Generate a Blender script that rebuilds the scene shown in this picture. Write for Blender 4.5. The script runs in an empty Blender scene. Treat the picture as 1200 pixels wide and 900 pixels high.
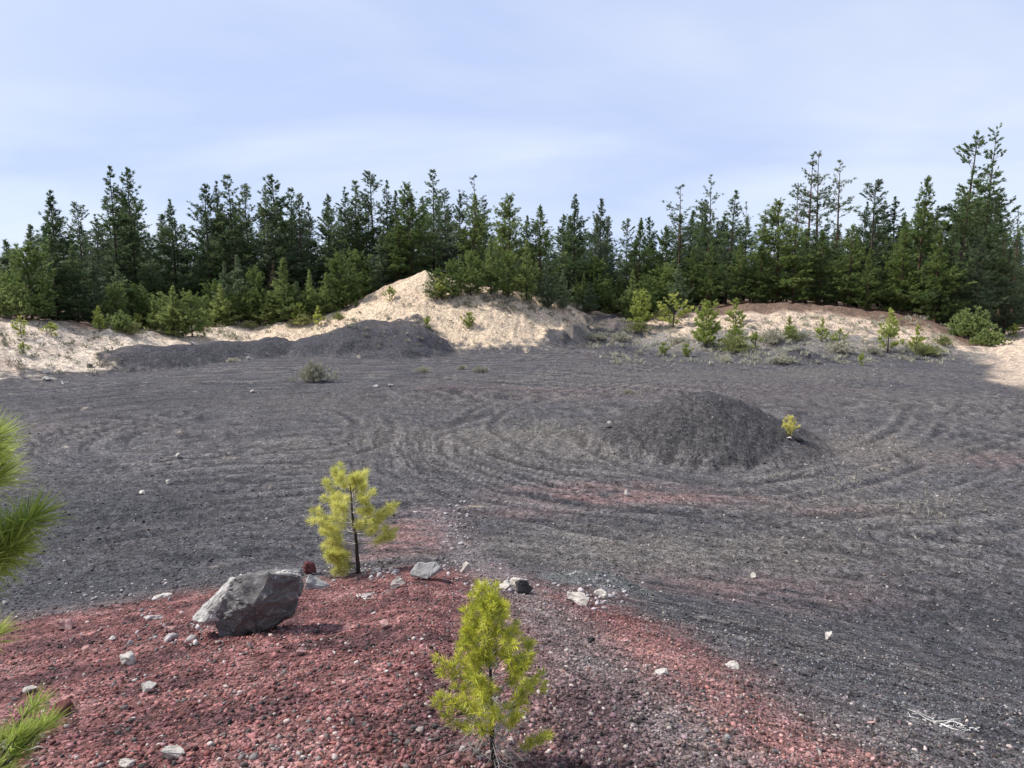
import bpy, bmesh, math, random
import numpy as np
from mathutils import Vector, Matrix, noise as mnoise

random.seed(7)
RS = np.random.RandomState(11)
C = bpy.context.scene.collection
R = math.radians
PI = math.pi

# ------------------------------------------------------------------ camera model
CAMZ, PITCH, F = 6.5, R(7.9), 826.0
def ray(u, v):
    dx = (np.asarray(u, float) - 600) / F
    dy = (450 - np.asarray(v, float)) / F
    return dx, math.cos(PITCH) + dy*math.sin(PITCH), -math.sin(PITCH) + dy*math.cos(PITCH)
def at_depth(u, v, Y):
    a, b, c = ray(u, v)
    return float(a/b*Y), float(Y), float(CAMZ + c/b*Y)

# ------------------------------------------------------------------ noise (vectorised)
def _hash(ix, iy, s):
    n = (ix*374761393 + iy*668265263 + s*974634777) & 0xffffffff
    n = ((n ^ (n >> 13)) * 1274126177) & 0xffffffff
    return (n ^ (n >> 16)) & 0xffffffff
def pn(x, y, s=0):
    x = np.asarray(x, float); y = np.asarray(y, float)
    xi = np.floor(x).astype(np.int64); yi = np.floor(y).astype(np.int64)
    xf = x - xi; yf = y - yi
    def g(ix, iy, dx, dy):
        a = _hash(ix, iy, s) * (2*PI/4294967296.0)
        return np.cos(a)*dx + np.sin(a)*dy
    u = xf*xf*xf*(xf*(xf*6-15)+10); w = yf*yf*yf*(yf*(yf*6-15)+10)
    a = g(xi, yi, xf, yf); b = g(xi+1, yi, xf-1, yf)
    c = g(xi, yi+1, xf, yf-1); d = g(xi+1, yi+1, xf-1, yf-1)
    return ((a*(1-u)+b*u)*(1-w) + (c*(1-u)+d*u)*w) * 1.5
def fbm(x, y, s=0, o=4):
    t = 0; a = 1.0; f = 1.0; n = 0
    for k in range(o):
        t = t + a*pn(x*f, y*f, s+k*17); n += a; a *= .5; f *= 2.03
    return t/n*1.3
def sm(a, b, x):
    t = np.clip((x-a)/(b-a), 0, 1); return t*t*(3-2*t)

# ------------------------------------------------------------------ terrain
def th(u): return math.degrees(math.atan((u-600)/818.0))
COLS = [  # u, floor edge depth, crest depth, crest height, height behind
    (-500, 26, 40, 6.0, 5.0), (-200, 33, 47, 5.2, 4.5), (0, 45, 60, 3.9, 4.0), (120, 52, 66, 2.6, 2.8),
    (200, 62, 72, 1.9, 2.0), (300, 69, 84, 2.1, 1.9), (370, 69, 84, 2.6, 2.0), (430, 69, 84, 5.1, 3.0),
    (470, 68.5, 83, 7.2, 4.5), (500, 68, 82, 8.3, 6.0), (540, 68, 81, 6.9, 6.4), (600, 68, 81, 5.9, 5.8), (660, 70, 82, 4.5, 4.5),
    (690, 76, 86, 3.3, 3.2), (740, 74, 90, 2.9, 3.0), (800, 65, 88, 3.6, 3.4), (870, 61, 86, 4.4, 3.8),
    (950, 61, 84, 4.3, 3.8), (1020, 61, 82, 3.4, 3.4), (1080, 62, 79, 2.5, 2.6), (1130, 63, 74, 1.3, 1.4),
    (1165, 58, 76, .6, .9), (1205, 50, 74, .9, 1.2), (1260, 46, 66, 3.0, 3.5), (1500, 38, 55, 5.5, 5.0), (1900, 32, 50, 6, 5)]
_T = np.array([th(c[0]) for c in COLS])
_cs = np.cos(np.radians(_T))
_r0 = np.array([c[1] for c in COLS])/_cs; _r1 = np.array([c[2] for c in COLS])/_cs
_z1 = np.array([c[3] for c in COLS]); _z2 = np.array([c[4] for c in COLS])
BT = np.array([-90, -60, -36, -15, -8, 2, 7, 18, 31, 60, 90.])
BR = np.array([19, 17.5, 17.0, 16.8, 17.2, 16.2, 15.5, 14.8, 14.2, 13.5, 13.])

def polar(x, y):
    return np.degrees(np.arctan2(x, y)), np.hypot(x, y)
def prof(x, y):
    t, r = polar(x, y)
    w = fbm(x*.09, y*.09, 5, 3)*2.2
    r0 = np.interp(t, _T, _r0)+w; r1 = np.interp(t, _T, _r1)+w*.5
    z1 = np.interp(t, _T, _z1); z2 = np.interp(t, _T, _z2)
    s = np.clip((r-r0)/(r1-r0), 0, 1)
    sh = .5*s + .5*s*s*(3-2*s)
    b = sm(0, 1, (r-r1)/36)
    z = np.where(r < r1, z1*sh, z1+(z2-z1)*b)
    return z, s, r-r1, t, r
def bank(x, y):
    yy = np.maximum(y, 0); rr = np.hypot(np.where(y > 0, x, x*.75), yy)
    t = np.degrees(np.arctan2(x, np.maximum(y, 1e-6)))
    Rf = np.interp(t, BT, BR)
    q = rr/Rf
    z = 4.9*(1-q)*(1+.30*q*(1-q))
    return np.where(q < .93, z, 4.9*.07*np.exp(-np.maximum(q-.93, 0)/.07)*(1.0))
def seg_d(x, y, pts):
    best = None; al = None; n = len(pts)-1
    for i in range(n):
        (ax, ay), (bx, by) = pts[i], pts[i+1]
        vx, vy = bx-ax, by-ay
        k = np.clip(((x-ax)*vx+(y-ay)*vy)/(vx*vx+vy*vy), 0, 1)
        d = np.hypot(x-ax-k*vx, y-ay-k*vy); a = (i+k)/n
        if best is None: best, al = d, a
        else:
            m = d < best; best = np.where(m, d, best); al = np.where(m, a, al)
    return best, al
def flat(u, v, z=0.0):
    a, b, c = ray(u, v); k = (z-CAMZ)/c
    return (float(a*k), float(b*k))
def colp(u, Y): return ((u-600)/818.0*Y, Y)
BERM = [colp(180, 59), colp(205, 61), colp(260, 65), colp(296, 67.5)]
BERM2 = [colp(372, 70.0), colp(400, 70.5), colp(430, 70.5), colp(470, 69.5)]
PILE = (7.95, 28.8)
MINI = flat(700, 712, .75)
def berms(x, y):
    n = fbm(x*.35, y*.35, 31, 3)
    d, a = seg_d(x, y, BERM)
    m1 = .9*np.sin(np.clip(1-d/(4.2+n*.7), 0, 1)*PI/2)*(1.75+n*.3)*(1-.2*a)
    d2, a2 = seg_d(x, y, BERM2)
    m2 = .85*np.sin(np.clip(1-d2/(5.0+n), 0, 1)*PI/2)*(1.2+1.6*np.exp(-((a2-.55)/.5)**2)+n*.3)
    cx, cy = colp(658, 73); m3 = np.clip(1-np.hypot((x-cx)/3.0, (y-cy)/3.2), 0, 1)*1.2
    cx, cy = colp(722, 82); m4 = np.clip(1-np.hypot((x-cx)/5.0, (y-cy)/6), 0, 1)*1.1
    cx, cy = colp(935, 61); m5 = np.clip(1-np.hypot((x-cx)/3.2, (y-cy)/2.6), 0, 1)*1.3
    cx, cy = colp(725, 67); m6 = np.clip(1-np.hypot((x-cx)/5.5, (y-cy)/3.0), 0, 1)*.9
    return m1, m2, m3, m4, m5, m6
def pile(x, y):
    dx = x-PILE[0]; dy = y-PILE[1]
    n = fbm(x*.45, y*.45, 77, 4)
    rx = np.where(dx < 0, 4.6, 4.7)
    q = np.hypot(dx/rx, dy/np.where(dy < 0, 3.9, 4.4)) + n*.14
    core = np.clip(1.12-q*1.02, 0, 1)
    core = 1-np.sqrt((1-core)**2+.012)
    core = np.where(q < 1.12, core, 0)
    core = np.minimum(np.maximum(core, 0), .86+.10*core)
    return np.maximum(core, 0)*2.35
PB = flat(330, 505)
def _smooth(P, n=3):
    P = np.array(P, float)
    for _ in range(n):
        Q = [P[0]]
        for i in range(len(P)-1): Q += [P[i]*.75+P[i+1]*.25, P[i]*.25+P[i+1]*.75]
        P = np.array(Q+[P[-1]])
    return P
TYRES = [_smooth([flat(*q) for q in pts], 2) for pts in (
    [(690, 500), (720, 535), (800, 556), (900, 556), (1000, 540), (1080, 505), (1090, 470)],
    [(500, 462), (560, 468), (640, 468), (720, 452), (800, 440)],
    [(700, 452), (590, 470), (545, 500), (590, 530), (700, 552), (840, 585), (1000, 560), (1190, 500)],
    [(30, 520), (150, 490), (290, 470), (420, 480), (450, 510), (380, 535), (230, 540), (90, 560)],
    [(60, 640), (240, 605), (430, 580), (600, 590), (780, 630), (980, 660), (1190, 690)],
    [(640, 560), (760, 570), (900, 600), (1060, 640), (1200, 655)])]
def tyres(x, y):
    out = np.zeros_like(x)
    for i, P in enumerate(TYRES):
        lo = P.min(0)-2; hi = P.max(0)+2
        m = (x > lo[0]) & (x < hi[0]) & (y > lo[1]) & (y < hi[1])
        if not m.any(): continue
        xs, ys = x[m], y[m]
        d, a = seg_d(xs, ys, [tuple(p) for p in P])
        d = d+fbm(xs*.5, ys*.5, 200+i, 2)*.12
        g = np.exp(-((d-.85)/.17)**2)-.55*np.exp(-((d-1.25)/.14)**2)-.45*np.exp(-((d-.45)/.16)**2)
        out[m] += g*(.3+.7*sm(-.35, .2, fbm(xs*.2, ys*.2, 210+i, 2)))*np.minimum(1, np.minimum(a, 1-a)*8)
    return np.clip(out, -1, 1)
def tracks(x, y):
    """grader and tyre furrows: height in metres and 0..1 density"""
    wob = fbm(x*.10, y*.10, 51, 2)
    da = np.hypot((x-PILE[0])/1.25, y-PILE[1]) + wob*.9
    ma = sm(4.4, 5.4, da)*(1-sm(10.5, 13.5, da))
    wob2 = fbm(x*.17, y*.17, 52, 3)
    da = da+wob2*.5
    db = np.hypot((x-PB[0])/1.55, (y-PB[1])) + wob*1.3
    mb = sm(2.0, 4.5, db)*(1-sm(13, 17, db))*(1-ma)
    dc = (y+.30*x) + wob*1.0 + .02*x*x
    mc = (1-ma)*(1-mb)*.8
    out = 0
    for d, m, s in ((da, ma, 1), (db, mb, 2), (dc, mc, 3)):
        lowf = fbm(x*.22, y*.22, 60+s, 2)
        n = .45*fbm(d*1.3, lowf*1.0+d*0, 70+s, 2)
        n = n + .9*fbm(d*3.4, lowf*1.5+d*0, 80+s, 2) + .6*fbm(d*7.5, lowf*2+d*0, 85+s, 2)
        gate = .50+.60*sm(-.25, .30, fbm(x*.15, y*.15, 90+s, 3))
        out = out + m*n*gate
    return np.clip(out*2.0, -1.1, 1.1)
def h0(x, y):
    x = np.asarray(x, float); y = np.asarray(y, float)
    z, s, dr, t, r = prof(x, y)
    b = bank(x, y)
    fr = (y > 0)
    m = berms(x, y)
    z = np.where(fr | (r > 40), z, z)
    z = np.maximum(z, 0) + sum(m)*(1-.55*s) + np.where(s > .02, fbm(x*.3, y*.3, 21, 4)*.45*np.minimum(s*3, 1), 0)
    z = z + np.where(s > .03, fbm(t*1.15+fbm(x*.2, y*.2, 41, 2)*.8, r*.05, 42, 3)*.16*np.minimum(s*2.5, 1)*(1-sm(-2, 1, dr)), 0)
    z = z + pile(x, y) + b
    z = z + fbm(x*.06, y*.06, 3, 3)*.30*sm(14, 26, r)*(1-sm(90, 140, r)*0)
    mx, my = MINI
    z = z + .34*np.exp(-(((x-mx)/.85)**2+((y-my)/.7)**2))
    z = z + fbm(x*.9, y*.9, 8, 3)*.05*(1-sm(20, 40, r))*sm(.6, 2, r)
    return z
def height(x, y):
    z = h0(x, y)
    t, r = polar(x, y)
    fl = sm(1.02, 1.12, r/np.interp(t, BT, BR))*(1-sm(-5, 1, r-np.interp(t, _T, _r0)))
    pl = sm(.05, .5, pile(x, y))
    z = z + tracks(x, y)*fl*(1-pl)*(.011+.0005*np.minimum(r, 60))
    z = z - tyres(x, y)*fl*(1-pl)*.06
    z = z + pl*(.08*fbm(x*1.9, y*1.3, 14, 4)) 
    z = z + (1-fl)*(1-sm(20, 30, r))*(.028*fbm(x*3.1, y*3.1, 15, 3))
    return z
_ang = np.concatenate([np.linspace(-180, -60, 60, endpoint=False), np.linspace(-60, -43, 90, endpoint=False),
                       np.linspace(-43, 43, 980, endpoint=False), np.linspace(43, 60, 90, endpoint=False), np.linspace(60, 180, 60)])
_rad = np.concatenate([[.02], np.linspace(.3, 2.1, 12), 6.5/np.tan(np.linspace(math.atan(6.5/2.2), math.atan(6.5/44), 430)),
                       np.linspace(44.3, 100, 170), np.geomspace(101, 260, 50), np.geomspace(280, 3000, 24)])
GA, GR_ = np.meshgrid(np.radians(_ang), _rad, indexing='xy')
GX = GR_*np.sin(GA); GY = GR_*np.cos(GA); GZ = height(GX, GY)
_far = sm(150, 400, GR_); GZ = GZ*(1-_far)+2.0*_far
def hlook(x, y):
    """terrain height read off the mesh grid itself"""
    a = np.degrees(np.arctan2(x, y)); r = np.hypot(x, y)
    fa = np.interp(a, _ang, np.arange(len(_ang))); fr = np.interp(r, _rad, np.arange(len(_rad)))
    ia = np.minimum(fa.astype(int), len(_ang)-2); ir = np.minimum(fr.astype(int), len(_rad)-2)
    fa = fa-ia; fr = fr-ir
    return (GZ[ir, ia]*(1-fa)+GZ[ir, ia+1]*fa)*(1-fr)+(GZ[ir+1, ia]*(1-fa)+GZ[ir+1, ia+1]*fa)*fr
def ground(u, v):
    """where the pixel's ray meets the terrain"""
    a, b, c = [float(q) for q in ray(u, v)]
    n = math.hypot(a, b)
    fa = float(np.interp(math.degrees(math.atan2(a, b)), _ang, np.arange(len(_ang)))); ia = int(fa); fa -= ia
    col = GZ[:, ia]*(1-fa)+GZ[:, ia+1]*fa
    df = CAMZ + c/n*_rad - col
    neg = np.nonzero((df < 0) & (_rad > .6) & (_rad < 250))[0]
    if len(neg) == 0: r = 240.0
    else:
        i = neg[0]; k = df[i-1]/(df[i-1]-df[i]) if df[i-1] > 0 else 0
        r = _rad[i-1]+(_rad[i]-_rad[i-1])*k
    x, y = a/n*r, b/n*r
    return x, y, gz(x, y)
def gz(x, y): return float(hlook(np.array([x]), np.array([y]))[0])

# ------------------------------------------------------------------ mesh helpers
def mesh_np(name, V, Fc, mat, tint=None, col=None, smooth=False):
    V = np.asarray(V, np.float32); Fc = np.asarray(Fc, np.int32)
    nf, k = Fc.shape
    me = bpy.data.meshes.new(name)
    me.vertices.add(len(V)); me.vertices.foreach_set('co', V.ravel())
    me.loops.add(nf*k); me.loops.foreach_set('vertex_index', Fc.ravel())
    me.polygons.add(nf)
    me.polygons.foreach_set('loop_start', np.arange(0, nf*k, k, dtype=np.int32))
    if smooth: me.polygons.foreach_set('use_smooth', np.ones(nf, bool))
    me.update(calc_edges=True)
    if tint is not None:
        at = me.attributes.new('tint', 'FLOAT', 'FACE'); at.data.foreach_set('value', np.asarray(tint, np.float32))
    if col is not None:
        dom = 'POINT' if len(col) == len(V) else 'FACE'
        at = me.attributes.new('base_col', 'FLOAT_COLOR', dom)
        c4 = np.ones((len(col), 4), np.float32); c4[:, :3] = col
        at.data.foreach_set('color', c4.ravel())
    me.materials.append(mat)
    return me
def link(name, me, parent=None, loc=(0, 0, 0)):
    o = bpy.data.objects.new(name, me); C.objects.link(o); o.location = loc
    if parent: o.parent = parent
    return o
def empty(name, loc):
    o = bpy.data.objects.new(name, None); C.objects.link(o); o.location = loc
    o.empty_display_size = .2
    return o
def tag(o, label, cat, group=None, kind=None):
    if label: o['label'] = label
    if cat: o['category'] = cat
    if group: o['group'] = group
    if kind: o['kind'] = kind
    return o
def tubes(paths, sides=4):
    """paths: list of (points Nx3, radii N) -> V, F(quads)"""
    V = []; Fq = []; off = 0
    for P, rad in paths:
        P = np.asarray(P, float); n = len(P)
        T = np.gradient(P, axis=0); T /= np.linalg.norm(T, axis=1)[:, None]+1e-9
        ref = np.array([1., 0, 0]) if abs(T[0][0]) < .8 else np.array([0, 1., 0])
        A = np.cross(T, ref); A /= np.linalg.norm(A, axis=1)[:, None]+1e-9
        B = np.cross(T, A)
        ang = np.arange(sides)*2*PI/sides
        ring = P[:, None, :] + np.asarray(rad)[:, None, None]*(np.cos(ang)[None, :, None]*A[:, None, :]+np.sin(ang)[None, :, None]*B[:, None, :])
        V.append(ring.reshape(-1, 3))
        for i in range(n-1):
            for k in range(sides):
                k2 = (k+1) % sides
                Fq.append((off+i*sides+k, off+i*sides+k2, off+(i+1)*sides+k2, off+(i+1)*sides+k))
        off += n*sides
    return np.concatenate(V), np.array(Fq, np.int32)
def unit(a): return a/(np.linalg.norm(a, axis=-1, keepdims=True)+1e-9)
def blades(pos, axis, ln, wd, K, spread, up, rng, tint, tvar=.15, back=0.0):
    """K diamond-shaped needles or needle sprays from each tuft centre"""
    n = len(pos); N = n*K
    P = np.repeat(pos, K, 0); A = np.repeat(axis, K, 0)
    L = np.repeat(ln, K)*rng.uniform(.65, 1.15, N); W = np.repeat(wd, K)*rng.uniform(.7, 1.2, N)
    D = unit(A + spread*rng.normal(size=(N, 3)) + np.array([0, 0, up]))
    S = unit(np.cross(D, rng.normal(size=(N, 3))))
    P = P - A*(rng.uniform(0, 1, N)*back)[:, None]
    mid = P + D*(L*.45)[:, None]
    V = np.stack([P, mid+S*W[:, None]*.5, P+D*L[:, None], mid-S*W[:, None]*.5], 1).reshape(-1, 3)
    Fq = np.arange(4*N, dtype=np.int32).reshape(-1, 4)
    t = np.clip(np.repeat(tint, K)+rng.normal(size=N)*tvar, 0, 1)
    return V, Fq, t

# ------------------------------------------------------------------ materials
def mat_new(name):
    m = bpy.data.materials.new(name); m.use_nodes = True
    nt = m.node_tree; nt.nodes.clear()
    out = nt.nodes.new('ShaderNodeOutputMaterial')
    return m, nt, out
def N(nt, typ, **kw):
    n = nt.nodes.new(typ)
    for k, v in kw.items():
        if k in n.inputs: n.inputs[k].default_value = v
        else: setattr(n, k, v)
    return n
def mixc(nt, a, b, fac, mode='MIX'):
    m = nt.nodes.new('ShaderNodeMix'); m.data_type = 'RGBA'; m.blend_type = mode
    for sock, val in ((m.inputs[0], fac), (m.inputs[6], a), (m.inputs[7], b)):
        if hasattr(val, 'default_value') or hasattr(val, 'links'): nt.links.new(val, sock)
        elif isinstance(val, (int, float)): sock.default_value = val
        else: sock.default_value = (*val, 1)
    return m.outputs[2]
def mapr(nt, val, a, b, c, d):
    m = nt.nodes.new('ShaderNodeMapRange')
    nt.links.new(val, m.inputs[0])
    for i, q in enumerate((a, b, c, d)): m.inputs[1+i].default_value = q
    return m.outputs[0]
def needle_mat(name, ca, cb, transl=.3, rough=.55, vary=.25):
    m, nt, out = mat_new(name)
    t = N(nt, 'ShaderNodeAttribute', attribute_name='tint')
    col = mixc(nt, ca, cb, t.outputs['Fac'])
    oi = nt.nodes.new('ShaderNodeObjectInfo')
    br = mapr(nt, oi.outputs['Random'], 0, 1, 1-vary, 1+vary)
    hs = nt.nodes.new('ShaderNodeHueSaturation')
    hue = mapr(nt, oi.outputs['Random'], 0, 1, .512, .488)
    nt.links.new(hue, hs.inputs['Hue']); nt.links.new(br, hs.inputs['Value']); nt.links.new(col, hs.inputs['Color'])
    p = N(nt, 'ShaderNodeBsdfPrincipled', Roughness=rough)
    p.inputs['Specular IOR Level'].default_value = .25
    nt.links.new(hs.outputs[0], p.inputs['Base Color'])
    tr = nt.nodes.new('ShaderNodeBsdfTranslucent'); nt.links.new(hs.outputs[0], tr.inputs['Color'])
    mx = nt.nodes.new('ShaderNodeMixShader'); mx.inputs[0].default_value = transl
    nt.links.new(p.outputs[0], mx.inputs[1]); nt.links.new(tr.outputs[0], mx.inputs[2])
    nt.links.new(mx.outputs[0], out.inputs[0])
    return m
def rough_mat(name, ca, cb, scale=6, bump=.3, rough=.9, cc=None):
    m, nt, out = mat_new(name)
    tc = nt.nodes.new('ShaderNodeTexCoord')
    n1 = N(nt, 'ShaderNodeTexNoise', Scale=scale, Detail=8.0, Roughness=.65); nt.links.new(tc.outputs['Object'], n1.inputs['Vector'])
    n2 = N(nt, 'ShaderNodeTexNoise', Scale=scale*5, Detail=6.0, Roughness=.7); nt.links.new(tc.outputs['Object'], n2.inputs['Vector'])
    col = mixc(nt, ca, cb, mapr(nt, n1.outputs[0], .35, .65, 0, 1))
    if cc: col = mixc(nt, col, cc, mapr(nt, n2.outputs[0], .55, .72, 0, .8))
    p = N(nt, 'ShaderNodeBsdfPrincipled', Roughness=rough); p.inputs['Specular IOR Level'].default_value = .2
    nt.links.new(col, p.inputs['Base Color'])
    b = N(nt, 'ShaderNodeBump', Strength=bump, Distance=.03)
    nt.links.new(n2.outputs[0], b.inputs['Height']); nt.links.new(b.outputs[0], p.inputs['Normal'])
    nt.links.new(p.outputs[0], out.inputs[0])
    return m

def ground_material():
    m, nt, out = mat_new('ground_cinder')
    a = N(nt, 'ShaderNodeAttribute', attribute_name='base_col')
    tc = nt.nodes.new('ShaderNodeTexCoord')
    def nz(s, d=4.0, r=.6):
        n = N(nt, 'ShaderNodeTexNoise', Scale=s, Detail=d, Roughness=r); nt.links.new(tc.outputs['Object'], n.inputs['Vector']); return n.outputs[0]
    v = N(nt, 'ShaderNodeTexVoronoi', Scale=48.0); nt.links.new(tc.outputs['Object'], v.inputs['Vector'])
    v2 = N(nt, 'ShaderNodeTexVoronoi', Scale=17.0); nt.links.new(tc.outputs['Object'], v2.inputs['Vector'])
    v3 = N(nt, 'ShaderNodeTexVoronoi', Scale=7.5); nt.links.new(tc.outputs['Object'], v3.inputs['Vector'])
    sp3 = nt.nodes.new('ShaderNodeSeparateColor'); nt.links.new(v3.outputs['Color'], sp3.inputs[0])
    sp = nt.nodes.new('ShaderNodeSeparateColor'); nt.links.new(v.outputs['Color'], sp.inputs[0])
    sp2 = nt.nodes.new('ShaderNodeSeparateColor'); nt.links.new(v2.outputs['Color'], sp2.inputs[0])
    n1, n2 = nz(14), nz(3.0, 6.0, .7)
    f1 = mapr(nt, sp.outputs[0], 0, 1, .45, 1.55)
    f2 = mapr(nt, sp2.outputs[1], 0, 1, .55, 1.45)
    f4 = mapr(nt, sp3.outputs[1], 0, 1, .68, 1.32)
    f3 = mapr(nt, n2, .3, .7, .75, 1.25)
    m4 = N(nt, 'ShaderNodeMath', operation='MULTIPLY'); nt.links.new(f3, m4.inputs[0]); nt.links.new(f4, m4.inputs[1]); f3 = m4.outputs[0]
    mu = N(nt, 'ShaderNodeMath', operation='MULTIPLY'); nt.links.new(f1, mu.inputs[0]); nt.links.new(f2, mu.inputs[1])
    mu2 = N(nt, 'ShaderNodeMath', operation='MULTIPLY'); nt.links.new(mu.outputs[0], mu2.inputs[0]); nt.links.new(f3, mu2.inputs[1])
    vm = N(nt, 'ShaderNodeVectorMath', operation='SCALE'); nt.links.new(a.outputs['Color'], vm.inputs[0]); nt.links.new(mu2.outputs[0], vm.inputs['Scale'])
    p = N(nt, 'ShaderNodeBsdfPrincipled', Roughness=.95); p.inputs['Specular IOR Level'].default_value = .15
    nt.links.new(vm.outputs[0], p.inputs['Base Color'])
    b1 = N(nt, 'ShaderNodeBump', Strength=.75, Distance=.02); nt.links.new(v.outputs['Distance'], b1.inputs['Height']); b1.invert = True
    b2 = N(nt, 'ShaderNodeBump', Strength=.5, Distance=.03); nt.links.new(v2.outputs['Distance'], b2.inputs['Height']); b2.invert = True
    nt.links.new(b1.outputs[0], b2.inputs['Normal'])
    b3 = N(nt, 'ShaderNodeBump', Strength=.4, Distance=.07); nt.links.new(n2, b3.inputs['Height']); nt.links.new(b2.outputs[0], b3.inputs['Normal'])
    nt.links.new(b3.outputs[0], p.inputs['Normal'])
    nt.links.new(p.outputs[0], out.inputs[0])
    return m
def attr_mat(name, attr='base_col', rough=.9):
    m, nt, out = mat_new(name)
    a = N(nt, 'ShaderNodeAttribute', attribute_name=attr)
    tc = nt.nodes.new('ShaderNodeTexCoord')
    n = N(nt, 'ShaderNodeTexNoise', Scale=70.0, Detail=4.0); nt.links.new(tc.outputs['Object'], n.inputs['Vector'])
    f = mapr(nt, n.outputs[0], .3, .7, .65, 1.3)
    vm = N(nt, 'ShaderNodeVectorMath', operation='SCALE'); nt.links.new(a.outputs['Color'], vm.inputs[0]); nt.links.new(f, vm.inputs['Scale'])
    p = N(nt, 'ShaderNodeBsdfPrincipled', Roughness=rough); p.inputs['Specular IOR Level'].default_value = .2
    nt.links.new(vm.outputs[0], p.inputs['Base Color'])
    b = N(nt, 'ShaderNodeBump', Strength=.5, Distance=.01); nt.links.new(n.outputs[0], b.inputs['Height']); nt.links.new(b.outputs[0], p.inputs['Normal'])
    nt.links.new(p.outputs[0], out.inputs[0])
    return m

# ------------------------------------------------------------------ ground colour
RB = [(-250, 760), (-100, 745), (0, 730), (100, 714), (200, 697), (300, 685), (370, 677), (430, 669), (480, 664), (540, 666),
      (605, 677), (660, 695), (740, 722), (850, 790), (950, 850), (1050, 905), (1150, 965), (1300, 1060)]
RBp = [ground(*q) for q in RB]
RBt = np.array([math.degrees(math.atan2(p[0], p[1])) for p in RBp]); RBr = np.array([math.hypot(p[0], p[1]) for p in RBp])
def gp(u, v): p = ground(u, v); return (p[0], p[1])
STREAK = [gp(*q) for q in ((540, 640), (585, 676), (640, 720), (700, 775), (760, 840), (800, 895), (850, 960))]
STREAK2 = [gp(*q) for q in ((760, 752), (830, 805), (900, 850), (960, 890), (1010, 925))]
DUSTY = [gp(*q) for q in ((500, 600), (540, 640), (600, 680))]
REDS = [(gp(745, 583), 3.2, .6, 1.0), (gp(700, 570), 3.0, .6, .5), (gp(560, 455), 5.5, 1.5, .2), (gp(700, 462), 8, 3, .16), (gp(985, 600), 2.0, .5, .35),
        (gp(610, 600), 1.6, .5, .3), (gp(484, 630), .9, 1.9, 1.6), (gp(450, 650), .8, .9, .9), (gp(960, 455), 5, 2, .12), (gp(670, 690), 1.0, .5, .4), (gp(850, 690), 3, 1.0, .45), (gp(1180, 540), 3, 1.2, .3)]
DARKS = [(gp(90, 600), 7, 4, .75), (gp(60, 690), 5, 1.6, .7), (gp(1120, 720), 4.5, 2.2, .75), (gp(1000, 800), 1.8, 1.2, .5), (gp(930, 625), 3.5, 1.2, .5), (gp(250, 470), 16, 5, .5), (gp(700, 610), 3.5, .8, .45)]
TANS = [(gp(600, 520), 10, 5, .35), (gp(760, 660), 4, 1.4, .4), (gp(1000, 530), 6, 2.0, .6), (gp(400, 470), 9, 3.0, .35), (gp(1050, 590), 5, 1.3, .45), (gp(930, 640), 4, 1.5, .35), (gp(620, 510), 6, 2.0, .35),
        (gp(1100, 470), 14, 5.0, .3), (gp(900, 440), 14, 4.0, .4), (gp(700, 640), 4, 1.2, .3)]
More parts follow.
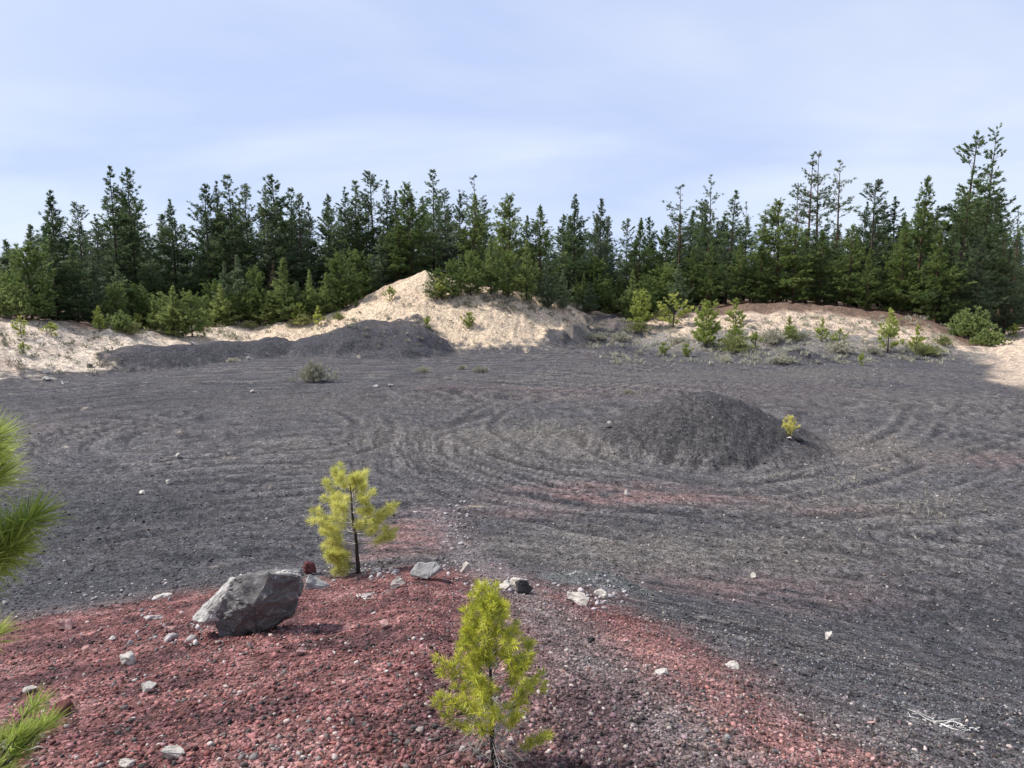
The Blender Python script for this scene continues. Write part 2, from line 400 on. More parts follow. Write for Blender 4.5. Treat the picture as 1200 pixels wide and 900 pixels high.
def ground_color(x, y):
    z, s, dr, t, r = prof(x, y)
    n1 = fbm(x*.25, y*.25, 101, 4); n2 = fbm(x*1.1, y*1.1, 102, 4); n3 = fbm(x*.05, y*.05, 103, 3); n4 = fbm(x*3.3, y*3.3, 104, 3)
    c = np.empty(x.shape+(3,))
    def mix(c, col, w):
        w = np.clip(w, 0, 1)[..., None]; return c*(1-w)+np.asarray(col)*w
    c[...] = (.084, .081, .087)
    c = mix(c, (.058, .058, .066), sm(.0, .6, -n1)*.6)
    c = mix(c, (.125, .112, .104), sm(-.1, .7, n1+.4*n2)*.55)
    c = mix(c, (.125, .098, .095), sm(.1, .7, n3+.3*n2)*.35)
    tr = tracks(x, y)
    ty = tyres(x, y)
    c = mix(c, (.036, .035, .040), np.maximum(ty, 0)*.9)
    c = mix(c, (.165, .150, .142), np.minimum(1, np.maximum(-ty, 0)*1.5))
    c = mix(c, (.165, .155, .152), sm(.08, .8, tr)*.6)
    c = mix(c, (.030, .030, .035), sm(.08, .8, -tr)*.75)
    for (px, py), rx, ry, w in DARKS:
        c = mix(c, (.044, .045, .053), np.exp(-(((x-px)/rx)**2+((y-py)/ry)**2))*w*(.8+.6*n1+.4*tr))
    for (px, py), rx, ry, w in TANS:
        c = mix(c, (.165, .145, .122), np.exp(-(((x-px)/rx)**2+((y-py)/ry)**2))*w*(.7+.6*n2))
    for (px, py), rx, ry, w in REDS:
        c = mix(c, (.205, .125, .118), np.exp(-(((x-px)/rx)**2+((y-py)/ry)**2))*w*(.8+.9*n2+.5*tr))
    c = c*.88
    # sand
    left = 1-sm(-3.5, 4.0, t)
    edge = np.where(t < 5, .10+.16*n2+.10*n1, .40+.25*n2+.22*n1)
    sand_w = sm(0, .16, s-edge)
    c = mix(c, (.22, .20, .175), sm(.02, .30, s+.15*n2+.15*n4)*.75*(1-left))
    sc = np.empty_like(c); sc[...] = (.52, .41, .295)
    sc = mix(sc, (.52, .45, .37), sm(-12, -28, t)) if False else mix(sc, (.53, .445, .355), 1-sm(-28, -16, t))
    sc = mix(sc, (.47, .37, .28), sm(8, 14, t))
    sc = mix(sc, (.33, .27, .21), sm(.05, .6, n2)*.35)
    sc = mix(sc, (.21, .17, .135), sm(.25, .6, n4+.3*n1)*.55)
    sc = mix(sc, (.43, .30, .22), sm(.1, .6, n1)*.4)
    rl = fbm(t*1.15+fbm(x*.2, y*.2, 41, 2)*.8, r*.05, 42, 3)
    sc = mix(sc, (.40, .32, .25), sm(.02, .5, -rl)*.25)
    c = c*(1-sand_w[..., None]) + sc*sand_w[..., None]
    # the sandy road at the right edge
    rd = sm(33.9, 35.7, t+n1*1.4+ (r-62)*.03)*sm(52, 60, r+n1*4)
    c = mix(c, (.47, .37, .285), rd*(.85+.3*n2))
    # forest floor
    duff = sm(-2.2, 1.2, dr+1.6*n1+1.2*n2+np.where(t > 8, 5.0, 0)-np.where((t > -13) & (t < -4), 1.0, 0))*(1-rd)
    c = mix(c, (.115, .072, .052), duff*.93)
    # dark cinder heaps
    m1, m2, m3, m4, m5, m6 = berms(x, y)
    dk = np.maximum.reduce([sm(.15, .55, m1+.5*n2), sm(.15, .6, m2+.6*n2+.3*n4), sm(.2, .55, m3+.4*n2), sm(.2, .5, m4+.3*n2)*.9, sm(.15, .5, m5+.2*n2)*.85, sm(.2, .6, m6)*.9])
    c = mix(c, (.055, .053, .060), dk*.95)
    pl = sm(.04, .6, pile(x, y))
    c = mix(c, (.050, .048, .050), pl*.85)
    c = mix(c, (.082, .073, .070), pl*sm(.15, .6, n1+.4*n4)*.6)
    # red cinder bank
    rr = np.interp(t, RBt, RBr)
    wd = 1+1.1*sm(2, 16, t)
    w = 1-sm(-.9, .7, (r-rr+n2*(.9+.5*sm(2, 10, t))+n1*(.5+1.2*sm(2, 10, t))+n4*.5)/wd)
    w = np.where(y < .3, 1, w)
    c = mix(c, (.105, .080, .078), (1-sm(-.5, 2.6, r-rr+1.1*n1+.5*n2))*.75)
    red = np.empty_like(c); red[...] = (.150, .067, .063)
    red = mix(red, (.068, .036, .038), sm(-.05, .5, -n2-.3*n4)*.75)
    red = mix(red, (.26, .142, .132), sm(.0, .6, n2+.4*n4)*.65)
    c = c*(1-w[..., None])+red*w[..., None]
    d, a = seg_d(x, y, STREAK)
    c = mix(c, (.138, .116, .112), np.exp(-(d/(.42+.55*a))**2)*(.85+.5*n2)*sm(0, .12, a))
    dm, _ = seg_d(x, y, [gp(690, 815), gp(720, 900)])
    c = mix(c, (.072, .044, .048), np.exp(-(dm/.38)**2)*.75)
    d, a = seg_d(x, y, STREAK2)
    c = mix(c, (.22, .115, .105), np.exp(-(d/.45)**2)*(.75+.6*n2))
    d, a = seg_d(x, y, DUSTY)
    c = mix(c, (.17, .145, .15), np.exp(-(d/.5)**2)*(.45+.8*n4))
    mx, my = MINI
    c = mix(c, (.098, .100, .100), sm(.22, .42, np.exp(-(((x-mx)/1.0)**2+((y-my)/.8)**2))+.15*n2))
    return np.clip(c, .004, .8)

def build_ground():
    X, Y, Z = GX, GY, GZ
    nr, na = X.shape
    V = np.stack([X, Y, Z], -1).reshape(-1, 3)
    i = np.arange(nr-1)[:, None]*na + np.arange(na-1)[None, :]
    Fq = np.stack([i, i+1, i+1+na, i+na], -1).reshape(-1, 4)[:, ::-1]
    col = ground_color(X, Y).reshape(-1, 3)
    me = mesh_np('ground', V, Fq, M['ground'], col=col, smooth=True)
    o = link('ground', me); o['kind'] = 'structure'
    return o

# ------------------------------------------------------------------ conifers
def conifer(name, seed, H, base, Rm, shape, el0, el1, dz, nper, tl, tw, K, tr, mats, dens=3.0, gap=.1, droop=0.0, lat=.35, lean=0.0, spread=.55, limb=True, t0=.5, vj=.2):
    """trunk mesh and crown mesh of one conifer, H metres tall"""
    rng = np.random.RandomState(seed)
    zs = np.linspace(0, H, 14)
    wob = np.stack([np.cumsum(rng.normal(size=14))*.02*H/20+lean*(zs/H)**1.5*H, np.cumsum(rng.normal(size=14))*.02*H/20, zs], 1)
    wob[:, :2] -= wob[0, :2]
    rad = tr*(1-zs/H)**.85+.012
    rad[0] *= 1.35
    paths = [(wob, rad)]
    def axis(z): return np.array([np.interp(z, zs, wob[:, 0]), np.interp(z, zs, wob[:, 1]), z])
    P = []; A = []; L = []; T = []
    z = base*H
    if limb and base > .12:
        for k in range(int(14*base/.3)):                       # dead stubs under the crown
            zz = rng.uniform(.08, base)*H; a = rng.uniform(0, 2*PI); ll = rng.uniform(.3, 1.2)*Rm*.6
            p0 = axis(zz); p1 = p0+np.array([math.cos(a), math.sin(a), rng.uniform(-.3, .1)])*ll
            paths.append((np.array([p0, p1]), np.array([.02, .006])*H/20))
    ph = rng.uniform(0, 6)
    while z < H*.985:
        f = (z-base*H)/(H*(1-base))
        k = rng.poisson(nper*(1-.35*f))+1
        for _ in range(k):
            if rng.rand() < gap: continue
            a = rng.uniform(0, 2*PI)
            sect = 1+.28*math.sin(a*2+ph+z*.5)+.15*math.sin(a*3-z*.8)
            ln = Rm*shape(f)*rng.uniform(.55, 1.15)*sect
            if ln < .12*H/20: ln = .12*H/20
            el = R(el0+(el1-el0)*f**1.1+rng.normal()*9)
            d = np.array([math.cos(a)*math.cos(el), math.sin(a)*math.cos(el), math.sin(el)])
            p0 = axis(z+rng.uniform(-.5, .5)*dz)
            n = 4; ss = np.linspace(0, 1, n)
            bend = np.array([0, 0, 1.])*ln*(.22*ss**2-droop*ss*(1.25-ss))[:, None]
            pts = p0+d*ln*ss[:, None]+bend
            if limb: paths.append((pts, np.linspace(.028, .008, n)*H/20*(.5+ln/Rm)))
            m = max(2, int(ln*dens+rng.rand()))
            q = rng.uniform(.22, 1.0, m)**.8
            for qq in q:
                pc = np.array([np.interp(qq, ss, pts[:, j]) for j in range(3)])
                side = np.cross(d, [0, 0, 1.]); side /= np.linalg.norm(side)+1e-6
                off = rng.normal()*lat*ln*(1-.55*qq)
                pc = pc+side*off*.6+np.array([0, 0, rng.normal()*vj*tl])
                P.append(pc); A.append(unit(d*.8+side*np.sign(off)*.55*rng.rand()+np.array([0, 0, .15])))
                L.append(tl*rng.uniform(.7, 1.2)*(1-.33*f)); T.append(np.clip(t0+.45*(qq-.6)+.18*rng.normal()+.12*f, 0, 1))
        z += dz*rng.uniform(.7, 1.3)*(1-.35*f)
    P.append(axis(H*.99)); A.append(np.array([0, 0, 1.])); L.append(tl*.8); T.append(.7)
    V, Fq, t = blades(np.array(P), np.array(A), np.array(L), np.array(L)*tw, K, spread, .15, rng, np.array(T), .10, back=tl*.4)
    crown = mesh_np(name+'_crown', V, Fq, mats[0], tint=t)
    V, Fq = tubes(paths, 5)
    trunk = mesh_np(name+'_trunk', V, Fq, mats[1], smooth=True)
    return (trunk, crown, H)

def place_tree(name, proto, loc, H, wx, rot, label, cat, group, tilt=0.0):
    o = empty(name, loc)
    s = H/proto[2]
    o.scale = (s*wx*random.uniform(.86, 1.14), s*wx*random.uniform(.86, 1.14), s); o.rotation_euler = (tilt*math.sin(rot), tilt, rot)
    tag(o, label, cat, group)
    link('trunk', proto[0], o); link('crown', proto[1], o)
    return o

# ------------------------------------------------------------------ rocks
def rock_mesh(name, size, seed, mat, pts=None, detail=2, rough=.10, flatten=1.0, cuts=12, bev=.02, ledge=.012):
    rng = random.Random(seed)
    bm = bmesh.new()
    if pts is None:
        pts = []
        for i in range(cuts):
            v = Vector((rng.gauss(0, 1), rng.gauss(0, 1), rng.gauss(0, 1))).normalized()
            v = v*rng.uniform(.82, 1.1)
            pts.append((v.x*size[0]/2, v.y*size[1]/2, v.z*size[2]/2))
    for p in pts: bm.verts.new(p)
    r = bmesh.ops.convex_hull(bm, input=bm.verts[:])
    junk = [g for g in r['geom_interior'] if isinstance(g, bmesh.types.BMVert)] + [v for v in bm.verts if not v.link_faces]
    bmesh.ops.delete(bm, geom=list(set(junk)), context='VERTS')
    mx = max(size)
    bmesh.ops.bevel(bm, geom=bm.edges[:], offset=mx*bev, segments=1, affect='EDGES', clamp_overlap=True)
    bmesh.ops.triangulate(bm, faces=bm.faces[:])
    for _ in range(detail):
        es = [e for e in bm.edges if e.calc_length() > mx*.05]
        bmesh.ops.subdivide_edges(bm, edges=es, cuts=1, use_grid_fill=True)
        bmesh.ops.triangulate(bm, faces=bm.faces[:])
    bm.normal_update()
    o = Vector((seed*3.1, seed*1.7, 0))
    for v in bm.verts:
        q = v.co/mx
        d = mnoise.fractal(q*2.6+o, 1.0, 2.0, 4)*.65 + mnoise.fractal(q*9+o, 1.0, 2.0, 3)*.30 - abs(mnoise.noise(q*4.2+o))*.35
        u_ = q.x*1.7+q.z*3.6+q.y*1.2+mnoise.noise(q*3.3+o)*1.6; w_ = -q.x*2.9+q.z*1.4+mnoise.noise(q*2.7-o)*1.5
        lg = (u_-math.floor(u_))**2+.7*(w_-math.floor(w_))**2-.6
        v.co += v.normal*(d*rough+lg*ledge)*mx
    me = bpy.data.meshes.new(name); bm.to_mesh(me); bm.free(); me.materials.append(mat)
    return me
def rock(name, u, v, wpx, hpx, mat, label, cat='rock', group=None, seed=1, deep=.8, sink=.18, rot=None, cuts=12, rough=.10):
    x, y, z = ground(u, v)
    dist = math.sqrt(x*x+y*y+(CAMZ-z)**2)
    w, hh = wpx/F*dist, hpx/F*dist*1.12
    me = rock_mesh(name, (w, w*deep, hh), seed, mat, cuts=cuts, rough=rough, detail=2 if wpx > 18 else 1)
    o = link(name, me, None, (x, y, z+hh*(.5-sink)))
    o.rotation_euler = (0, 0, rot if rot is not None else random.uniform(-.4, .4))
    tag(o, label, cat, group)
    return o

# ================================================================== build
M = {}
M['ground'] = ground_material()
M['bark'] = rough_mat('bark_dark', (.045, .034, .028), (.10, .075, .06), 8, .5)
M['bark_red'] = rough_mat('bark_ponderosa', (.075, .045, .032), (.15, .09, .06), 5, .5)
M['bark_young'] = rough_mat('bark_young', (.035, .028, .024), (.075, .06, .05), 20, .5)
M['twig'] = rough_mat('bleached_twig', (.55, .52, .48), (.76, .73, .69), 14, .3)
M['twig_grey'] = rough_mat('grey_twig', (.26, .23, .21), (.42, .39, .36), 25, .3)
M['ndark'] = needle_mat('needles_dark', (.046, .082, .040), (.150, .215, .082), .36)
M['nshelf'] = needle_mat('needles_young_pine', (.14, .20, .040), (.50, .55, .15), .44, vary=.18)
M['nblue'] = needle_mat('needles_blue_green', (.060, .098, .058), (.175, .228, .120), .36)
M['nmid'] = needle_mat('needles_mid', (.066, .112, .034), (.195, .262, .078), .38)
M['nlight'] = needle_mat('needles_light', (.125, .185, .058), (.33, .39, .135), .42)
M['nbrown'] = needle_mat('needles_dying', (.075, .06, .035), (.18, .14, .085), .25)
M['nyell'] = needle_mat('needles_yellow_green', (.40, .42, .085), (.84, .80, .27), .45, vary=.14)
M['nvivid'] = needle_mat('needles_vivid_green', (.19, .25, .03), (.66, .67, .10), .36, vary=.1)
M['nclose'] = needle_mat('needles_near_branch', (.15, .24, .035), (.60, .66, .17), .45, vary=.1)
M['sage'] = needle_mat('sage_leaves', (.20, .19, .14), (.50, .48, .37), .25)
M['rabbit'] = needle_mat('rabbitbrush_leaves', (.13, .15, .055), (.34, .36, .14), .3)
M['leaf'] = needle_mat('broad_leaves', (.085, .135, .045), (.26, .32, .115), .4)
M['straw'] = needle_mat('dry_straw', (.36, .32, .24), (.62, .57, .46), .3)
M['boulder'] = rough_mat('boulder_stone', (.085, .082, .082), (.22, .21, .205), 2.6, 1.0, .85, (.36, .34, .32))
M['sunlit_tone'] = rough_mat('boulder_sunlit_tone', (.30, .285, .27), (.52, .50, .47), 5, .9, .9, (.15, .14, .14))  # paler version of the boulder stone, sunlight put into the colour
M['pale'] = rough_mat('pale_stone', (.36, .33, .29), (.56, .52, .47), 5, .6, .85, (.24, .21, .18))
M['grey'] = rough_mat('grey_stone', (.20, .195, .19), (.36, .35, .34), 5, .5, .85, (.12, .11, .11))
M['lightgrey'] = rough_mat('light_grey_stone', (.22, .215, .205), (.34, .335, .32), 4, .4, .85, (.20, .195, .19))
M['darkrock'] = rough_mat('dark_stone', (.035, .032, .033), (.085, .08, .08), 6, .7, .9)
M['redrock'] = rough_mat('red_scoria', (.085, .028, .028), (.17, .065, .06), 7, .8, .95)
M['pink'] = rough_mat('pink_stone', (.30, .16, .145), (.46, .30, .27), 6, .5, .9)
M['stones'] = attr_mat('loose_cinder')

build_ground()

# ------------------------------------------------------------------ prototypes
S_cone = lambda f: (1-f)**.85*min(1, .45+f*4)
S_slim = lambda f: (.42*(1-f)**.5+.58*(1-f)**1.05)*min(1, .5+f*3)
S_open = lambda f: (math.sin(PI*min(1, .12+f*.88))**.6)*(1-.35*f)
S_fir = lambda f: (1-f)**.72*min(1, .6+f*2)
S_round = lambda f: max(.12, math.sin(PI*min(1, .22+f*.78))**.7)
ND, NB, NM, NL = (M['ndark'], M['bark']), (M['nblue'], M['bark']), (M['nmid'], M['bark_red']), (M['nlight'], M['bark_young'])
PR = {}
PR['slim'] = [conifer('slim_a', 1, 20, .08, 4.2, S_slim, -8, 50, .48, 4.0, .44, .20, 12, .17, ND, gap=.12, dens=5.2),
              conifer('slim_b', 2, 20, .14, 3.7, S_slim, -2, 55, .52, 3.6, .44, .20, 12, .16, NB, gap=.2, dens=5.0),
              conifer('slim_c', 3, 20, .06, 4.5, S_slim, -12, 48, .50, 4.0, .46, .20, 12, .19, ND, gap=.15, dens=5.0)]
PR['slim'] += [conifer('slim_d', 31, 20, .20, 3.4, lambda f: S_open(f)*(1-.35*f)+.08, -6, 50, .60, 3.8, .44, .20, 12, .17, NB, gap=.25, dens=5.0),
               conifer('slim_e', 32, 20, .10, 4.1, lambda f: S_cone(f)*(.8+.3*math.sin(f*17)), -10, 40, .52, 3.8, .46, .20, 12, .18, ND, gap=.2, dens=5.0)]
PR['dense'] = [conifer('dense_a', 4, 18, .04, 4.2, S_cone, -6, 45, .42, 5.2, .48, .20, 12, .2, ND, gap=.07, dens=4.8),
               conifer('dense_b', 5, 18, .05, 4.4, S_cone, -4, 50, .44, 5.0, .50, .20, 12, .2, NB, gap=.1, dens=4.6)]
PR['green'] = [conifer('green_a', 6, 15, .04, 3.8, S_cone, 0, 55, .40, 4.6, .46, .19, 12, .17, NM, gap=.08, dens=4.8),
               conifer('green_b', 7, 15, .07, 4.0, S_cone, 4, 55, .44, 4.4, .46, .19, 12, .17, NM, gap=.12, dens=4.6)]
PR['green'] += [conifer('green_c', 33, 15, .05, 3.6, lambda f: S_round(f*.85)*(1-f)**.35, 2, 60, .44, 4.6, .46, .19, 12, .17, NM, gap=.15, dens=4.8)]
PR['open'] = [conifer('open_a', 8, 22, .40, 3.4, S_open, -4, 45, .95, 3.4, .50, .18, 12, .22, (M['nblue'], M['bark_red']), gap=.25, dens=4.0, t0=.6, vj=.3),
              conifer('open_b', 9, 22, .33, 3.0, S_open, 0, 45, .95, 3.4, .50, .18, 12, .20, (M['nblue'], M['bark_red']), gap=.28, dens=4.0, t0=.6, vj=.3)]
PR['fir'] = [conifer('fir_a', 10, 25, .10, 7.4, S_fir, -2, 14, 1.25, 8.5, .66, .20, 11, .36, (M['ndark'], M['bark']), gap=.25, dens=4.4, droop=.06, lat=.34, spread=.32, lean=.02, vj=.12),
             conifer('fir_b', 12, 25, .12, 6.6, S_fir, -4, 16, 1.3, 8.0, .66, .20, 11, .34, (M['ndark'], M['bark']), gap=.28, dens=4.4, droop=.08, lat=.34, spread=.32, lean=.03, vj=.12)]
PR['mid'] = [conifer('mid_a', 13, 8, .04, 2.5, S_cone, 8, 55, .34, 4.6, .46, .21, 12, .11, (M['nlight'], M['bark_young']), gap=.08, dens=4.2),
             conifer('mid_b', 14, 8, .06, 2.8, S_round, 10, 60, .38, 4.2, .48, .21, 12, .11, (M['nmid'], M['bark_young']), gap=.1, dens=4.0, t0=.65),
             conifer('mid_c', 15, 8, .05, 2.5, S_cone, 5, 55, .34, 4.6, .46, .21, 12, .11, (M['nblue'], M['bark_young']), gap=.08, dens=4.0, t0=.7)]
PR['brown'] = [conifer('brown_a', 16, 8, .05, 1.7, S_cone, 5, 55, .38, 3.2, .38, .24, 7, .11, (M['nbrown'], M['bark_young']), gap=.2, dens=3.5)]
PR['young'] = [conifer('young_a', 17, 4, .08, 1.65, S_round, 12, 60, .26, 4.0, .36, .20, 20, .06, (M['nshelf'], M['bark_young']), gap=.1, dens=4.6),
               conifer('young_b', 18, 4, .12, 1.5, S_cone, 10, 60, .28, 3.8, .36, .20, 20, .06, (M['nshelf'], M['bark_young']), gap=.12, dens=4.6),
               conifer('young_c', 19, 4, .14, 1.6, S_round, 14, 60, .30, 3.4, .34, .20, 20, .06, (M['nshelf'], M['bark_young']), gap=.18, dens=4.4)]
PR['seed'] = [conifer('seed_a', 20, 1.6, .04, .65, S_round, 20, 65, .14, 3.6, .22, .15, 20, .025, (M['nshelf'], M['bark_young']), gap=.1, dens=7),
              conifer('seed_b', 21, 1.6, .04, .72, S_round, 20, 65, .15, 3.6, .24, .15, 20, .025, (M['nshelf'], M['bark_young']), gap=.1, dens=7)]

SEEDY = conifer('seed_y', 22, 1.6, .10, .75, S_round, 20, 65, .15, 3.6, .24, .13, 22, .025, (M['nyell'], M['bark_young']), gap=.1, dens=7)

# ------------------------------------------------------------------ the forest
NAMES = {'slim': 'conifer_tree', 'dense': 'conifer_tree', 'green': 'pine_tree', 'open': 'ponderosa_pine', 'fir': 'fir_tree', 'mid': 'young_pine', 'brown': 'dying_pine', 'young': 'young_pine', 'seed': 'pine_seedling'}
G_SKY = 'tall conifers along the forest edge'
TREES = [  # u, v of top, depth, kind, width, label
    (33, 262, 74, 'dense', .9, 'short dark conifer left of the broad dark spire at the left edge of the forest'),
    (57, 222, 76, 'dense', 1.0, 'broad very dark conifer with a narrow spire, biggest at the left end of the forest'),
    (91, 236, 84, 'slim', 1.0, 'sparse-topped conifer between the broad dark spire and the tall twin spires on the left'),
    (127, 193, 90, 'slim', 1.05, 'tallest left-hand spire, left one of the twin open-topped conifers'),
    (150, 195, 91, 'slim', .95, 'right one of the twin tall open-topped conifers in the left forest'),
    (113, 250, 88, 'slim', .9, 'lower dark conifer tucked under the left side of the tall twin spires'),
    (172, 272, 95, 'dense', .8, 'small dark conifer top in the dip right of the tall twin spires'),
    (200, 233, 92, 'dense', .8, 'grey-green conifer standing alone between the twin spires and the dark clump'),
    (218, 262, 93, 'slim', .9, 'low conifer right of the lone grey-green conifer'),
    (239, 214, 90, 'slim', 1.0, 'dark conifer at the left end of the dense dark clump of spires'),
    (251, 211, 92, 'slim', .9, 'open spire second from the left in the dense dark clump'),
    (271, 206, 91, 'slim', 1.0, 'tall dark spire in the middle of the dense dark clump'),
    (287, 214, 93, 'slim', .95, 'dark spire directly right of the tallest one in the dense dark clump'),
    (300, 238, 95, 'slim', .8, 'short narrow conifer in the notch before the pointed sparse spire'),
    (322, 203, 92, 'slim', 1.1, 'pointed sparse-topped spire, highest between the dark clump and the sand hill'),
    (313, 216, 90, 'slim', .9, 'dark conifer hugging the left side of the pointed sparse spire'),
    (336, 220, 94, 'slim', .8, 'thin conifer hugging the right side of the pointed sparse spire'),
    (350, 226, 92, 'slim', .9, 'dark conifer two spires right of the pointed sparse one'),
    (363, 236, 96, 'slim', .8, 'low thin conifer left of the see-through spire near the sand hill'),
    (383, 226, 95, 'slim', .9, 'see-through narrow spire left of the crowded trees over the sand hill'),
    (403, 218, 92, 'slim', 1.0, 'left outermost tree of the crowded stand over the left slope of the sand hill'),
    (415, 212, 93, 'slim', 1.0, 'second tree in the crowded stand left of the sand hill peak'),
    (437, 200, 94, 'slim', 1.1, 'tallest tree of the crowded stand left of the sand hill peak'),
    (451, 210, 92, 'slim', .9, 'dark spire just right of the tallest tree above the left slope of the sand hill'),
    (463, 222, 90, 'dense', .8, 'full dark conifer directly behind the left shoulder of the sand hill'),
    (480, 216, 89, 'green', 1.0, 'broad green conifer directly over the peak of the sand hill'),
    (507, 199, 95, 'slim', 1.0, 'slender pale spire, highest of the trees above the sand hill peak'),
    (521, 223, 92, 'slim', .9, 'narrow conifer between the slender pale spire and the full dark pair'),
    (537, 226, 89, 'dense', .8, 'full dark green conifer, left of the pale see-through top behind it'),
    (558, 206, 104, 'open', .9, 'pale see-through conifer top rising behind full green trees over the sand hill'),
    (556, 226, 88, 'green', .9, 'full green conifer in front of the pale see-through top'),
    (597, 229, 86, 'green', 1.15, 'broad bright green conifer over the middle of the sand hill'),
    (618, 252, 90, 'dense', .8, 'low conifer in the notch right of the broad bright green one'),
    (633, 239, 86, 'green', .95, 'pointed bright green conifer over the right part of the sand hill'),
    (660, 250, 95, 'slim', .9, 'dim narrow conifer behind the dark bushy-topped one past the sand hill'),
    (673, 227, 90, 'dense', .75, 'dark bushy-topped conifer standing above the right end of the sand hill'),
    (704, 232, 92, 'dense', .8, 'tapering grey-green conifer right of the sand hill above the dark cinder patch'),
    (735, 256, 97, 'slim', .9, 'thin conifer left of the low green pair in the middle dip of the forest'),
    (749, 255, 92, 'green', .9, 'left one of the low green pair in the middle dip of the forest'),
    (763, 253, 98, 'slim', .85, 'thin darker conifer right of the low green pair'),
    (782, 266, 96, 'green', .9, 'lowest green conifer in the middle dip, left of the tall see-through tree'),
    (800, 217, 100, 'open', .95, 'tall bluish see-through conifer at the left end of the right forest'),
    (834, 204, 100, 'open', .75, 'narrow pale spire, sparse and tall, second of the right forest'),
    (855, 222, 93, 'slim', 1.1, 'dark conifer with a pointed top right of the narrow pale spire'),
    (877, 236, 100, 'open', .7, 'thin see-through tree between the dark pointed conifer and the low pair'),
    (896, 248, 94, 'slim', 1.0, 'low dark conifer right of the thin see-through tree'),
    (918, 235, 91, 'green', 1.05, 'full dark green conifer at the foot of the pale open crowns'),
    (937, 215, 100, 'open', .8, 'lowest and leftmost of the pale open ponderosa crowns'),
    (953, 180, 102, 'open', .95, 'tall pale ponderosa, left one of the two touching open crowns'),
    (965, 178, 104, 'open', .9, 'tall pale ponderosa, right one of the two touching open crowns'),
    (990, 187, 100, 'open', .95, 'lone ponderosa with bare trunk and open crown against the sky'),
    (1012, 236, 94, 'dense', .7, 'dark green conifer below and right of the lone bare-trunk ponderosa'),
    (1027, 210, 92, 'slim', 1.2, 'pointed dark conifer between the lone ponderosa and the broad green tree'),
    (1054, 229, 92, 'slim', 1.1, 'lower dark conifer left of the broad green tree in the right forest'),
    (1084, 205, 86, 'green', 1.0, 'broad full green conifer left of the two highest firs'),
    (1141, 153, 86, 'fir', .70, 'highest fir on the right, left one of two, with shelf-like branches'),
    (1172, 148, 88, 'fir', .58, 'right one of the two highest firs, leaning slightly right with open top'),
    (1181, 252, 92, 'open', .8, 'thin sparse tree under the right side of the two highest firs'),
    (1198, 240, 90, 'open', .9, 'sparse tree cut by the right edge of the picture'),
    (1118, 262, 82, 'dense', .8, 'dark full conifer at the foot of the two highest firs'),
]
place_i = 0
def forest_tree(u, vt, Y, kind, w, label, group, idx=None, cat=None):
    global place_i
    place_i += 1
    x, y, zt = at_depth(u, vt, Y)
    zb = gz(x, y)
    H = zt-zb
    protos = PR[kind]
    p = protos[place_i % len(protos)] if idx is None else protos[idx]
    hw = {'slim': 20, 'dense': 18, 'green': 15, 'open': 22, 'fir': 25}.get(kind)
    wx = w*1.22*(p[2]/H)**.35 if hw else w
    rot = random.uniform(0, 2*PI)
    if kind == 'fir':
        rot = 0.0; x -= .025*H
    return place_tree(NAMES[kind], p, (x, y, zb-.05), H, wx, rot, label, cat or ('pine' if kind in ('green', 'open', 'mid', 'young', 'brown', 'seed') else 'conifer'), group, tilt=random.gauss(0, .018))
for tr_ in TREES:
    forest_tree(*tr_, G_SKY)

